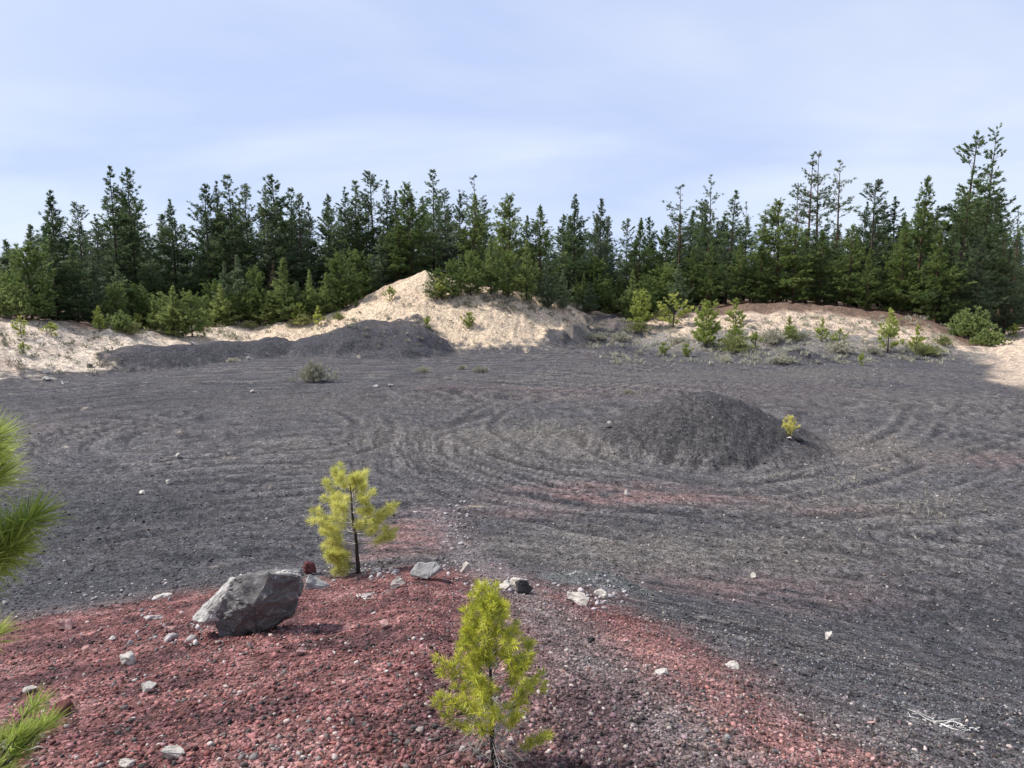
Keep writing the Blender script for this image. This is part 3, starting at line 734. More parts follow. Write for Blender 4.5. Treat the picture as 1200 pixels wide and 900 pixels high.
# mid-height trees in front of the tall edge
G_MID = 'mid-height young pines along the forest edge'
MID = [
    (8, 282, 66, 'mid', 1.3, 2, 'grey-green bushy pine cut by the left edge above the sand bank'),
    (30, 290, 64, 'mid', 1.2, 1, 'green bushy pine above the left sand bank under the broad dark spire'),
    (60, 275, 68, 'dense', .9, 0, 'dark low-branched conifer right at the top edge of the left sand bank'),
    (84, 285, 69, 'dense', .8, 0, 'dark conifer with boughs to the ground right of the broad dark spire'),
    (108, 300, 70, 'mid', 1.1, 2, 'blue-green full pine at the right end of the left sand bank'),
    (135, 312, 72, 'mid', 1.2, 2, 'pale grey-green bushy pine below the tall twin spires'),
    (262, 308, 82, 'mid', .9, 2, 'narrow grey-green pine, left one of the pair before the dark clump'),
    (278, 300, 84, 'mid', 1.0, 2, 'taller narrow grey-green pine, right one of the pair before the dark clump'),
    (297, 316, 83, 'mid', .9, 1, 'small green pine left of the brown dying pine'),
    (317, 306, 84, 'brown', 1.0, 0, 'brown dying pine among green ones in front of the dark forest'),
    (331, 304, 82, 'mid', 1.1, 0, 'bright green conical pine right of the brown dying pine'),
    (347, 330, 83, 'mid', 1.0, 2, 'small dull green pine right of the bright conical one'),
    (364, 317, 82, 'mid', 1.0, 0, 'light green pine halfway between the dying pine and the sand hill'),
    (382, 320, 83, 'mid', 1.1, 0, 'rounded light green pine at the left foot of the sand hill trees'),
    (398, 300, 84, 'mid', 1.1, 1, 'green pine at the left foot of the sand hill, taller than its neighbours'),
    (418, 296, 86, 'mid', 1.2, 1, 'full green pine behind the left slope of the sand hill'),
    (446, 275, 88, 'mid', 1.2, 2, 'grey-green pine on the upper left slope of the sand hill'),
    (466, 262, 88, 'green', .8, 1, 'green pine on the crest just left of the sand hill peak'),
    (512, 316, 77.5, 'mid', 1.3, 1, 'low round pine, leftmost of the bushy pines on the sand hill brow'),
    (530, 306, 77.5, 'mid', 1.2, 1, 'low round pine second from the left on the sand hill brow'),
    (551, 298, 78, 'mid', 1.1, 1, 'bushy pine on the brow between the round pines and the taller one'),
    (575, 279, 78.5, 'mid', 1.1, 0, 'taller pine in the middle of the sand hill brow'),
    (596, 296, 78.5, 'mid', 1.0, 1, 'dull green pine right of the taller one on the sand hill brow'),
    (617, 283, 79, 'mid', 1.0, 0, 'upright green pine on the right half of the sand hill brow'),
    (643, 298, 79.5, 'mid', 1.1, 2, 'blue-green pine at the right end of the sand hill brow'),
    (661, 316, 80.5, 'mid', 1.0, 2, 'small blue-green pine where the sand hill runs out on the right'),
    (683, 322, 86, 'mid', 1.1, 0, 'light green pine right of the sand hill above the dark cinder patch'),
    (700, 305, 88, 'mid', 1.1, 1, 'green pine with pale tips behind the dark cinder patch'),
    (714, 328, 87, 'mid', .9, 0, 'small light green pine at the right end of the dark cinder patch'),
    (728, 322, 90, 'mid', 1.0, 2, 'blue-green pine behind the tall yellow-green sapling'),
    (741, 332, 88, 'mid', .9, 0, 'rounded light green pine left of the yellow-green sapling tops'),
    (768, 300, 92, 'green', .8, 0, 'dark green pine behind the yellow-green saplings in the middle'),
    (812, 290, 91, 'green', .9, 1, 'bright green broad pine at the left front of the right forest'),
    (832, 285, 90, 'green', .9, 0, 'full green pine in the front row behind the tallest shelf sapling'),
    (867, 280, 90, 'green', .9, 1, 'green pine in the front row above the pale sand of the right bank'),
    (893, 285, 89, 'green', .9, 0, 'full dark pine in the front row right of centre of the right bank'),
    (935, 262, 89, 'green', 1.0, 1, 'broad green pine under the open ponderosa crowns'),
    (965, 270, 89, 'green', 1.0, 0, 'green pine under the right one of the touching ponderosa crowns'),
    (1000, 262, 88, 'green', .95, 1, 'green low-branched pine below the lone bare-trunk ponderosa'),
    (1020, 290, 86, 'green', .9, 0, 'low full pine behind the large shelf sapling on the right'),
    (1062, 262, 85, 'green', 1.0, 1, 'green pine touching the left side of the broad full green conifer'),
    (1104, 270, 82, 'green', .9, 0, 'green pine touching the right side of the broad full green conifer'),
    (1150, 275, 82, 'dense', .9, 1, 'dark low-hung conifer under the two highest firs beside the sandy road'),
    (1186, 290, 84, 'dense', .9, 1, 'dark conifer at the right edge beyond the sandy road'),
]
for u, vt, Y, kind, w, i, lab in MID:
    forest_tree(u, vt, Y, kind, w, lab, G_MID, idx=i)

# trees deeper in, between and behind
rng = np.random.RandomState(5)
sky_u = np.array([t[0] for t in TREES]); sky_v = np.array([t[1] for t in TREES])
zones = [(-499, 190, 'dark conifer deep among the trees behind the left sand bank'), (190, 400, 'dark conifer deep in the stand left of the sand hill'),
         (400, 680, 'dark conifer deep among the trees over the sand hill'), (680, 830, 'dark conifer deep in the middle dip of the forest'),
         (830, 1700, 'dark conifer deep among the trees of the right forest')]
n_deep = 0
for u in np.concatenate([np.arange(-420, -60, 22), np.arange(-60, 1262, 10.5), np.arange(1262, 1640, 22)]):
    for row in range(2):
        uu = u+rng.uniform(-6, 6); Y = rng.uniform(94, 108)+row*14
        near = sky_v[np.argmin(abs(sky_u-uu))]
        vt = max(near+(rng.uniform(16, 42) if row else rng.uniform(38, 78)), 230)+(4 if 560 < uu < 800 else 0)
        if rng.rand() < .10: continue
        if 925 < uu < 1010: vt = max(vt, 268)
        lab = [z[2] for z in zones if z[0] <= uu < z[1]][0]
        kind = 'slim' if rng.rand() < .65 else 'dense'
        forest_tree(uu, vt, Y, kind, 1.05, lab, lab.replace('dark conifer', 'dark conifers'))
        n_deep += 1

rng = np.random.RandomState(15)
for u in np.arange(130, 420, 13):
    forest_tree(u+rng.uniform(-5, 5), rng.uniform(330, 352), rng.uniform(80, 84) if u > 230 else rng.uniform(70, 74), 'mid', rng.uniform(1.1, 1.5), 'bushy light green pine in the low belt before the left forest', 'bushy light green pines in the low belt before the left forest', idx=int(rng.choice([0, 1, 1])))
for u in np.arange(520, 800, 17):
    forest_tree(u+rng.uniform(-5, 5), rng.uniform(305, 330), rng.uniform(84, 90), 'mid', rng.uniform(1.1, 1.5), 'bushy green pine in the low belt before the middle forest', 'bushy green pines in the low belt before the middle forest', idx=int(rng.choice([0, 1, 2])))

# ------------------------------------------------------------------ young pines on the shelf and slopes
G_SH = 'yellow-green young pines on the pit edge'
YP = [  # u, v base, px tall, kind idx, label
    (751, 382, 42, 'young', 0, 'bright yellow-green young pine, forked and leafy, leftmost tall one on the shelf'),
    (789, 384, 38, 'young', 2, 'round-headed young pine on a thin bare trunk in the middle of the shelf'),
    (827, 407, 54, 'young', 0, 'tallest yellow-green young pine of the shelf, nearest the dark pit floor'),
    (862, 383, 34, 'young', 1, 'slim young pine standing behind the leafy bush right of the tallest shelf pine'),
    (861, 410, 30, 'young', 0, 'bushy yellow-green young pine right beside the tallest shelf pine'),
    (924, 397, 27, 'young', 1, 'small leafy young pine before the pale sand of the right bank'),
    (963, 400, 28, 'young', 1, 'small pointed young pine between two leafy ones on the right shelf'),
    (983, 407, 22, 'young', 2, 'thin sparse young pine beside the dark heap on the right shelf'),
    (1040, 413, 48, 'young', 2, 'large round young pine with a dark trunk before the right sand bank'),
    (1073, 412, 32, 'young', 1, 'smaller young pine right of the large round one before the sand bank'),
    (885, 408, 20, 'seed', 0, 'low green pine seedling among the grey bushes right of the tallest shelf pine'),
    (804, 418, 15, 'seed', 1, 'tiny bright seedling on the dark ground left of the tallest shelf pine'),
    (777, 416, 15, 'seed', 1, 'tiny pale green seedling at the left end of the shelf'),
    (1009, 428, 15, 'seed', 0, 'tiny green seedling at the edge of the dark floor on the right'),
    (731, 365, 14, 'seed', 1, 'tiny yellow seedling beside the dark cinder patch'),
    (457, 353, 18, 'seed', 0, 'green seedling high on the left slope of the sand hill'),
    (501, 384, 14, 'seed', 0, 'small seedling in the middle of the bare sand face'),
    (550, 384, 18, 'seed', 1, 'pale seedling on the bare sand face right of the middle'),
    (350, 381, 26, 'young', 0, 'yellow young pine standing before the light green pines left of the sand hill'),
    (373, 382, 24, 'young', 1, 'thin young pine at the left foot of the sand hill'),
    (518, 352, 30, 'young', 2, 'green young pine with a bare stem at the left end of the sand hill brow'),
    (25, 395, 24, 'young', 2, 'thin spindly young pine on the left sand bank'),
    (60, 393, 16, 'seed', 0, 'bushy seedling high on the left sand bank'),
    (28, 414, 14, 'seed', 0, 'low seedling on the lower left sand bank'),
    (117, 388, 28, 'young', 2, 'dark-stemmed young pine at the top right end of the left sand bank'),
    (160, 385, 18, 'seed', 0, 'leafy green seedling at the back edge of the dark berm'),
    (1187, 395, 16, 'seed', 0, 'low green seedling at the far end of the sandy road'),
]
for u, vb, hp, kind, i, lab in YP:
    x, y, z = ground(u, vb)
    H = hp/F*y*.95
    place_tree(NAMES[kind], PR[kind][i], (x, y, z-.03), H, random.uniform(1.0, 1.2), random.uniform(0, 6.28), lab, 'young pine', G_SH)

# ------------------------------------------------------------------ shrubs
def shrub_mesh(name, seed, Rr, H, mat, n, K, tl, tw, up=.5, stems=None):
    rng = np.random.RandomState(seed)
    a = rng.uniform(0, 2*PI, n); q = rng.uniform(0, 1, n)**.6
    el = rng.uniform(.1, 1.45, n)
    lump = 1+.25*np.sin(a*3+seed)+.18*np.sin(a*5+el*4+seed*2)
    P = np.stack([np.cos(a)*np.cos(el)*Rr*q*lump, np.sin(a)*np.cos(el)*Rr*q*lump, np.sin(el)*H*(.35+.65*q)*lump*.9], 1)
    A = unit(P/np.array([Rr, Rr, H])+np.array([0, 0, up]))
    V, Fq, t = blades(P, A, np.full(n, tl), np.full(n, tl*tw), K, .45, .2, rng, np.clip(.25+.6*q+.15*rng.normal(size=n), 0, 1))
    fol = mesh_np(name+'_foliage', V, Fq, mat, tint=t)
    paths = []
    for k in range(9):
        aa = rng.uniform(0, 6.28); e = rng.uniform(.5, 1.3); l = rng.uniform(.6, .95)
        tip = np.array([math.cos(aa)*math.cos(e)*Rr*l, math.sin(aa)*math.cos(e)*Rr*l, math.sin(e)*H*l])
        paths.append((np.array([[0, 0, -.05*H], tip*.5+rng.normal(size=3)*.05*Rr, tip]), np.array([.02, .013, .005])*max(Rr, .3)*1.4))
    V, Fq = tubes(paths, 4)
    st = mesh_np(name+'_stems', V, Fq, M['twig_grey'])
    return fol, st, Rr
SH = {'sage': [shrub_mesh('sage_a', 1, 1.0, .85, M['sage'], 420, 7, .22, .16), shrub_mesh('sage_b', 2, 1.0, .65, M['sage'], 360, 7, .22, .16), shrub_mesh('sage_c', 3, 1.0, .5, M['sage'], 300, 7, .24, .14)],
      'rabbit': [shrub_mesh('rabbit_a', 4, 1.0, .95, M['rabbit'], 420, 7, .22, .16), shrub_mesh('rabbit_b', 5, 1.0, .8, M['rabbit'], 380, 7, .22, .18)],
      'leafy': [shrub_mesh('leafy_a', 6, 1.0, 1.25, M['leaf'], 900, 7, .17, .5), shrub_mesh('leafy_b', 7, 1.0, 1.0, M['leaf'], 800, 7, .17, .5)]}
def shrub(kind, i, u, v, wpx, label, group, hs=1.0, name=None):
    x, y, z = ground(u, v)
    proto = SH[kind][i]
    s = wpx/2/F*math.hypot(x, y)
    o = empty(name or {'sage': 'sagebrush', 'rabbit': 'rabbitbrush', 'leafy': 'leafy_shrub'}[kind], (x, y, z-.02))
    o.scale = (s, s, s*hs); o.rotation_euler = (0, 0, random.uniform(0, 6.28))
    tag(o, label, 'shrub', group)
    link('foliage', proto[0], o); link('stems', proto[1], o)
    return o
GS = 'grey sagebrush on the pit floor and shelf'
for k, i, u, v, w, hs, lab in [
    ('sage', 0, 368, 447, 44, 1.0, 'largest grey sagebrush, alone on the dark pit floor left of centre'),
    ('sage', 2, 496, 436, 22, .9, 'low grey sagebrush, left one of three below the sand hill'),
    ('sage', 1, 541, 433, 13, 1.2, 'small upright pale sagebrush, middle one of three below the sand hill'),
    ('sage', 2, 563, 436, 23, .9, 'low pale sagebrush, right one of three below the sand hill'),
    ('sage', 2, 737, 461, 16, 1.0, 'small pale tuft-like bush behind the left shoulder of the cinder pile'),
    ('sage', 2, 272, 424, 15, .9, 'small pale bush at the foot of the dark berm'),
    ('sage', 2, 914, 425, 34, .7, 'low spreading pale bush at the floor edge below the right bank'),
    ('sage', 1, 850, 424, 18, 1.0, 'small grey bush below the tallest shelf pine'),
    ('sage', 0, 905, 403, 34, 1.0, 'wide grey bush right of the leafy bushes on the shelf'),
    ('sage', 1, 728, 398, 26, .9, 'grey bush on the dark slope left of the yellow-green young pine'),
    ('sage', 1, 700, 398, 26, .9, 'dull grey bush beside the right end of the sand hill'),
    ('sage', 0, 800, 372, 20, 1.0, 'grey bush behind the round-headed young pine'),
    ('sage', 1, 985, 413, 32, .9, 'grey bush beside the dark heap on the right shelf'),
    ('sage', 2, 795, 402, 26, .8, 'faded low bush between the round-headed pine and the tallest one'),
    ('sage', 2, 1095, 410, 18, .8, 'pale bush at the right end of the shelf near the sandy road'),
    ('sage', 1, 835, 388, 20, .9, 'grey bush behind the tallest shelf pine'),
    ('sage', 1, 1022, 414, 20, .9, 'grey bush left of the large round young pine'),
    ('sage', 1, 940, 396, 18, .9, 'grey bush between the leafy young pines on the right shelf')]:
    shrub(k, i, u, v, w, lab, GS, hs)
GR = 'green rabbitbrush along the pit edge'
for k, i, u, v, w, hs, lab in [
    ('rabbit', 0, 862, 413, 40, .9, 'large yellow-green bush right of the tallest shelf pine'),
    ('rabbit', 1, 748, 389, 28, .9, 'pale green bush at the foot of the forked yellow-green young pine'),
    ('rabbit', 1, 775, 374, 20, 1.2, 'pale green bush left of the round-headed young pine'),
    ('rabbit', 0, 925, 399, 28, .8, 'green bush at the foot of the small leafy young pine'),
    ('rabbit', 1, 1085, 416, 30, .8, 'green bush right of the smaller young pine on the right'),
    ('rabbit', 0, 1105, 405, 20, .9, 'low green bush at the end of the right sand bank'),
    ('rabbit', 1, 153, 392, 28, .9, 'dark-based green bush at the right end of the left sand bank'),
    ('rabbit', 1, 211, 388, 22, .8, 'low green bush behind the left part of the dark berm'),
    ('rabbit', 0, 258, 379, 24, .6, 'low brown-green bush behind the middle of the dark berm'),
    ('rabbit', 1, 293, 384, 18, .9, 'small green bush at the sandy gap right of the dark berm'),
    ('rabbit', 1, 320, 378, 22, .7, 'low olive bush left of the yellow young pine'),
    ('rabbit', 0, 356, 381, 30, .8, 'wide yellowish bush around the foot of the yellow young pine'),
    ('rabbit', 0, 397, 375, 18, .9, 'dark green bush at the left foot of the sand hill'),
    ('rabbit', 1, 235, 377, 30, .6, 'low pale green bush in the line behind the dark berm'),
    ('rabbit', 1, 300, 372, 26, .7, 'yellow-green bush under the bright conical pine')]:
    shrub(k, i, u, v, w, lab, GR, hs)
GL = 'leafy green shrubs at the forest edge'
for k, i, u, v, w, hs, lab in [
    ('leafy', 0, 190, 381, 44, 1.0, 'large rounded leafy shrub below the lone grey-green conifer'),
    ('leafy', 1, 165, 383, 36, 1.0, 'leafy shrub left of the largest rounded one at the forest edge'),
    ('leafy', 1, 218, 380, 40, .9, 'leafy shrub right of the largest rounded one at the forest edge'),
    ('leafy', 0, 240, 377, 34, .9, 'leafy shrub before the dark clump of spires'),
    ('leafy', 1, 140, 387, 32, 1.0, 'leafy shrub right of the left sand bank below the twin spires'),
    ('leafy', 0, 1135, 396, 40, 1.0, 'leafy dark green shrub at the end of the right bank, upper one'),
    ('leafy', 1, 1158, 405, 30, .9, 'leafy green shrub beside the sandy road, lower one'),
    ('leafy', 1, 1118, 382, 36, 1.1, 'leafy dark shrub on top of the right end of the sand bank'),
    ('leafy', 0, 10, 372, 40, 1.0, 'leafy shrub at the top of the left sand bank by the picture edge'),
    ('leafy', 1, 300, 372, 30, .8, 'leafy shrub below the brown dying pine'),
    ('leafy', 1, 385, 366, 30, .9, 'leafy shrub beside the rounded light green pine left of the sand hill')]:
    shrub(k, i, u, v, w, lab, GL, hs)

# small scrub dots over sand banks (nobody could count)
def scatter_scrub():
    rng = np.random.RandomState(3)
    P = []; A = []; L = []; T = []
    def tuft(u, v, n, size, tint):
        x, y, z = ground(u, v)
        for _ in range(n):
            P.append((x+rng.normal()*size*.5, y+rng.normal()*size*.5, z+rng.uniform(0, .3)*size)); A.append((rng.normal()*.4, rng.normal()*.4, 1)); L.append(size*rng.uniform(.6, 1.1)); T.append(np.clip(tint+rng.normal()*.15, 0, 1))
    for _ in range(90): tuft(rng.uniform(0, 150), rng.uniform(380, 440), 4, .34, .3)
    for _ in range(70):
        u = rng.uniform(420, 690); tuft(u, rng.uniform(350, 408), 4, .38, .35)
    for _ in range(80): tuft(rng.uniform(545, 690), rng.uniform(346, 366), 5, .5, .2)
    for _ in range(330): tuft(rng.uniform(690, 1120), rng.uniform(372, 428), 5, .42, .8)
    for _ in range(50): tuft(rng.uniform(190, 420), rng.uniform(376, 398), 5, .45, .6)
    P_, A_, L_ = np.array(P), unit(np.array(A)), np.array(L)
    V, Fq, t = blades(P_, A_, L_, L_*.16, 7, .5, .2, rng, np.array(T))
    o = link('dry_scrub', mesh_np('dry_scrub', V, Fq, M['sage'], tint=t)); tag(o, 'thin dry scrub dotted over the sand banks and shelf', 'scrub', kind='stuff')
    # straw blades on the floor
    P = []; A = []; L = []
    spots = [(590, 445, 60, 9, 60), (655, 465, 60, 10, 50), (640, 505, 60, 14, 70), (1030, 520, 40, 14, 50), (760, 462, 90, 5, 30), (900, 425, 250, 12, 110), (980, 560, 120, 25, 45), (500, 470, 140, 20, 30), (560, 540, 200, 40, 40), (1100, 600, 90, 30, 30), (780, 450, 120, 10, 60)]
    for u0, v0, su, sv, n in spots:
        for _ in range(n):
            x, y, z = ground(u0+rng.normal()*su*.5, v0+rng.normal()*sv*.5)
            for k in range(4):
                P.append((x+rng.normal()*.06, y+rng.normal()*.06, z)); A.append((rng.normal()*.5, rng.normal()*.5, 1)); L.append(rng.uniform(.07, .19))
    P_, A_, L_ = np.array(P), unit(np.array(A)), np.array(L)
    V, Fq, t = blades(P_, A_, L_, L_*.09, 3, .3, .2, rng, rng.uniform(0, 1, len(P_)))
    o = link('dry_grass', mesh_np('dry_grass', V, Fq, M['straw'], tint=t)); tag(o, 'pale dry grass blades sprinkled over the pit floor', 'grass', kind='stuff')
scatter_scrub()

# ------------------------------------------------------------------ near saplings with real needles
def needles(tufts, ln, wd, K, rng, spread=.75, up=.1, back=.05):
    pos = np.array([t[0] for t in tufts]); ax = unit(np.array([t[1] for t in tufts])); tn = np.array([t[2] for t in tufts])
    n = len(pos)
    return blades(pos, ax, np.full(n, ln), np.full(n, wd), K, spread, up, rng, tn, .16, back=back)
def sapling(name, base, H, spec, ln, wd, K, mat, tr, label, seed, bare=0, lean=(0, 0), twigmat=None, dens=9.0, spread=.75):
    """spec(f, rng) -> list of (azimuth, length, elevation) for each whorl at relative height f"""
    rng = np.random.RandomState(seed)
    zs = np.linspace(0, H, 10)
    ax = np.stack([lean[0]*(zs/H)**1.3+np.cumsum(rng.normal(size=10))*.006*H, lean[1]*(zs/H)+np.cumsum(rng.normal(size=10))*.006*H, zs], 1); ax[:, :2] -= ax[0, :2]
    def axis(z): return np.array([np.interp(z, zs, ax[:, k]) for k in range(3)])
    root = empty(name, base); tag(root, label, 'young pine', 'young pines on the red cinder bank')
    V, Fq = tubes([(ax, tr*(1-zs/H)**.8+tr*.15)], 8)
    link('trunk', mesh_np(name+'_trunk', V, Fq, M['bark_young'], smooth=True), root)
    tw = []; tufts = []
    for f, brs in spec(rng):
        for a, l, el in brs:
            p0 = axis(f*H); n = 5; ss = np.linspace(0, 1, n)
            d = np.array([math.cos(a)*math.cos(el), math.sin(a)*math.cos(el), math.sin(el)])
            pts = p0+d*l*ss[:, None]+np.array([0, 0, 1])*(l*.28*ss**2.2)[:, None]+np.cumsum(rng.normal(size=(n, 3))*.02*l, 0)*(ss[:, None] > 0)
            tw.append((pts, np.linspace(tr*.32, tr*.13, n)))
            tdir = unit(pts[-1]-pts[-2])
            m = max(1, int(l*dens*.5))
            for q in np.linspace(1.0, .45, m+1)[:m]:
                pc = np.array([np.interp(q, ss, pts[:, k]) for k in range(3)])
                tufts.append((pc, tdir+rng.normal(size=3)*.15, np.clip(.5+.35*(q-.6)+rng.normal()*.15, 0, 1)))
            # side shoots with tip tufts
            for k in range(rng.poisson(l*dens*.45)):
                q = rng.uniform(.35, .95); pc = np.array([np.interp(q, ss, pts[:, j]) for j in range(3)])
                sd = unit(tdir*.7+rng.normal(size=3)*.6+np.array([0, 0, .2])); sl = l*rng.uniform(.12, .32)
                e = pc+sd*sl
                tw.append((np.array([pc, e]), np.array([tr*.16, tr*.09])))
                tufts.append((e, sd, np.clip(.6+rng.normal()*.2, 0, 1)))
    tufts.append((axis(H), np.array([0, 0, 1.]), .7))
    for k in range(bare):                                                  # bare grey twigs low down
        z = rng.uniform(.05, .45)*H; a = rng.uniform(0, 6.28); l = rng.uniform(.12, .36)*H; el = rng.uniform(-.3, .5)
        p0 = axis(z); d = np.array([math.cos(a)*math.cos(el), math.sin(a)*math.cos(el), math.sin(el)])
        pts = p0+d*l*np.linspace(0, 1, 4)[:, None]+np.cumsum(rng.normal(size=(4, 3))*.012*H, 0)*np.array([0, 1, 1, 1])[:, None]
        tw.append((pts, np.linspace(tr*.22, tr*.07, 4)))
        for j in range(3):
            q = rng.uniform(.3, 1); pc = p0+d*l*q; e = pc+unit(d+rng.normal(size=3)*.8)*l*rng.uniform(.2, .4)
            tw.append((np.array([pc, e]), np.array([tr*.1, tr*.05])))
    V, Fq = tubes(tw, 4)
    link('branches', mesh_np(name+'_branches', V, Fq, twigmat or M['twig_grey']), root)
    V, Fq, t = needles(tufts, ln, wd, K, rng, spread=spread, back=ln*.45)
    link('needles', mesh_np(name+'_needles', V, Fq, mat, tint=t), root)
    return root

def spec_yellow(rng):
    out = []
    W = [(.06, 3, .48, -.05), (.12, 4, .62, 0), (.2, 3, .55, .1), (.33, 4, .70, .10), (.44, 4, .76, .12), (.55, 4, .70, .2), (.66, 4, .62, .25), (.76, 4, .52, .35), (.86, 4, .40, .5), (.94, 4, .30, .6)]
    for f, n, l, el in W:
        b = []
        for k in range(n):
            a = k*2*PI/n+rng.uniform(-.5, .5)+f*9
            ll = l*rng.uniform(.65, 1.1)
            if f < .25: a = PI+rng.uniform(-.9, .9)        # low boughs lie to the left
            b.append((a, ll, el+rng.normal()*.12))
        out.append((f, b))
    out.append((.34, [(0.0, .66, .05)]))
    return out
x, y, z = ground(420, 672)
d_ = math.hypot(x, y)
Hs = at_depth(408, 560, y)[2]-z
sapling('pine_sapling', (x, y, z-.03), Hs, spec_yellow, .155*Hs/2.0, .0072, 85, M['nyell'], .040*Hs/2, 'yellow round-tufted pine sapling with dark trunk growing behind the grey boulder', 4, lean=(-.05*Hs, 0), dens=13.5, spread=1.5)

def spec_vivid(rng):
    out = []
    for f in np.linspace(.12, .97, 15):
        n = 5 if f < .85 else 4
        l = .265*(1-f)**.5+.06
        b = [(k*2*PI/n+rng.uniform(-.45, .45)+f*13, l*rng.uniform(.7, 1.15), .25+.75*f+rng.normal()*.12) for k in range(n)]
        b = [q for q in b if rng.rand() < (.55 if f < .38 else .95)]
        out.append((f, b))
    return out
x, y, z = ground(578, 896)
d3 = math.sqrt(x*x+y*y+(CAMZ-z)**2)
Hs = at_depth(580, 708, y)[2]-z
sapling('pine_sapling', (x, y, z-.02), Hs, spec_vivid, .056*Hs, .0034, 46, M['nvivid'], .014*Hs, 'bright green conical pine sapling with bare grey twigs at the bottom of the picture', 9, bare=60, dens=38, spread=.9, lean=(.0, .0))

# little pine on the right shoulder of the cinder pile
x, y, z = ground(926, 512)
place_tree('pine_seedling', SEEDY, (x, y, z-.02), .78, 1.05, .4, 'small bright yellow-green seedling on the right shoulder of the dark cinder pile', 'young pine', None)

# pine at the left edge whose boughs reach into the picture
def left_pine():
    rng = np.random.RandomState(21)
    bx, by = -2.25, 1.75
    bz = gz(bx, by)
    root = empty('pine_sapling', (bx, by, bz)); tag(root, 'long-needled green pine whose boughs reach in from the left picture edge', 'young pine', 'young pines on the red cinder bank')
    H = 2.35
    zs = np.linspace(0, H, 8)
    V, Fq = tubes([(np.stack([zs*.02, zs*0, zs], 1), .045*(1-zs/H)**.8+.006)], 8)
    link('trunk', mesh_np('left_pine_trunk', V, Fq, M['bark_young'], smooth=True), root)
    tw = []; T1 = []; T2 = []
    def bough(tipuv, depth, z0, tufts, nside, lst):
        tip = np.array(at_depth(tipuv[0], tipuv[1], depth))-np.array([bx, by, bz])
        p0 = np.array([z0*.02, 0, z0]); ss = np.linspace(0, 1, 6)
        pts = p0+(tip-p0)*ss[:, None]+np.array([0, 0, 1])*(-.05*np.sin(ss*PI))[:, None]
        tw.append((pts, np.linspace(.013, .005, 6)))
        td = unit(pts[-1]-pts[-2])
        for q in np.linspace(1, .35, tufts):
            pc = np.array([np.interp(q, ss, pts[:, k]) for k in range(3)])
            lst.append((pc, td+rng.normal(size=3)*.06, np.clip(.45+rng.normal()*.15, 0, 1)))
        for k in range(nside):
            q = rng.uniform(.35, .85); pc = np.array([np.interp(q, ss, pts[:, j]) for j in range(3)])
            sd = unit(td*.8+rng.normal(size=3)*.5); e = pc+sd*rng.uniform(.08, .16)
            tw.append((np.array([pc, e]), np.array([.006, .004]))); lst.append((e, sd, .55)); lst.append((pc*.4+e*.6, sd, .45))
    bough((38, 606), 1.95, .95, 9, 14, T1)
    bough((10, 628), 1.95, .90, 6, 4, T1)
    bough((-12, 515), 1.95, 1.35, 6, 4, T1)
    bough((-14, 540), 2.0, 1.25, 5, 3, T1)
    bough((-8, 560), 2.0, 1.10, 5, 3, T1)
    bough((-5, 742), 2.2, .60, 4, 2, T2)
    bough((56, 848), 2.25, .28, 7, 7, T2)
    bough((40, 828), 2.35, .30, 6, 4, T2)
    bough((22, 862), 2.2, .2, 6, 5, T2)
    pass
    for k in range(16):
        a = rng.uniform(PI*.55, PI*1.6); z0 = rng.uniform(.4, 2.2); l = .75*(1-z0/H)+.12
        e = np.array([math.cos(a)*l, math.sin(a)*l, z0+.25*l]); p0 = np.array([0, 0, z0])
        tw.append((np.array([p0, (p0+e)/2, e]), np.array([.011, .008, .005])))
        for q in (1, .8, .6): T1.append((p0+(e-p0)*q, e-p0, .5))
    T1.append((np.array([.04, 0, H]), np.array([0, 0, 1.]), .6))
    V, Fq = tubes(tw, 5); link('branches', mesh_np('left_pine_branches', V, Fq, M['bark_young']), root)
    a1 = needles(T1, .125, .0032, 190, rng, spread=.66, back=.05)
    a2 = needles(T2, .10, .0030, 100, rng, spread=.6, back=.05)
    V = np.concatenate([a1[0], a2[0]]); Fq = np.concatenate([a1[1], a2[1]+len(a1[0])]); t = np.concatenate([a1[2], a2[2]])
    link('needles', mesh_np('left_pine_needles', V, Fq, M['nclose'], tint=t), root)
left_pine()

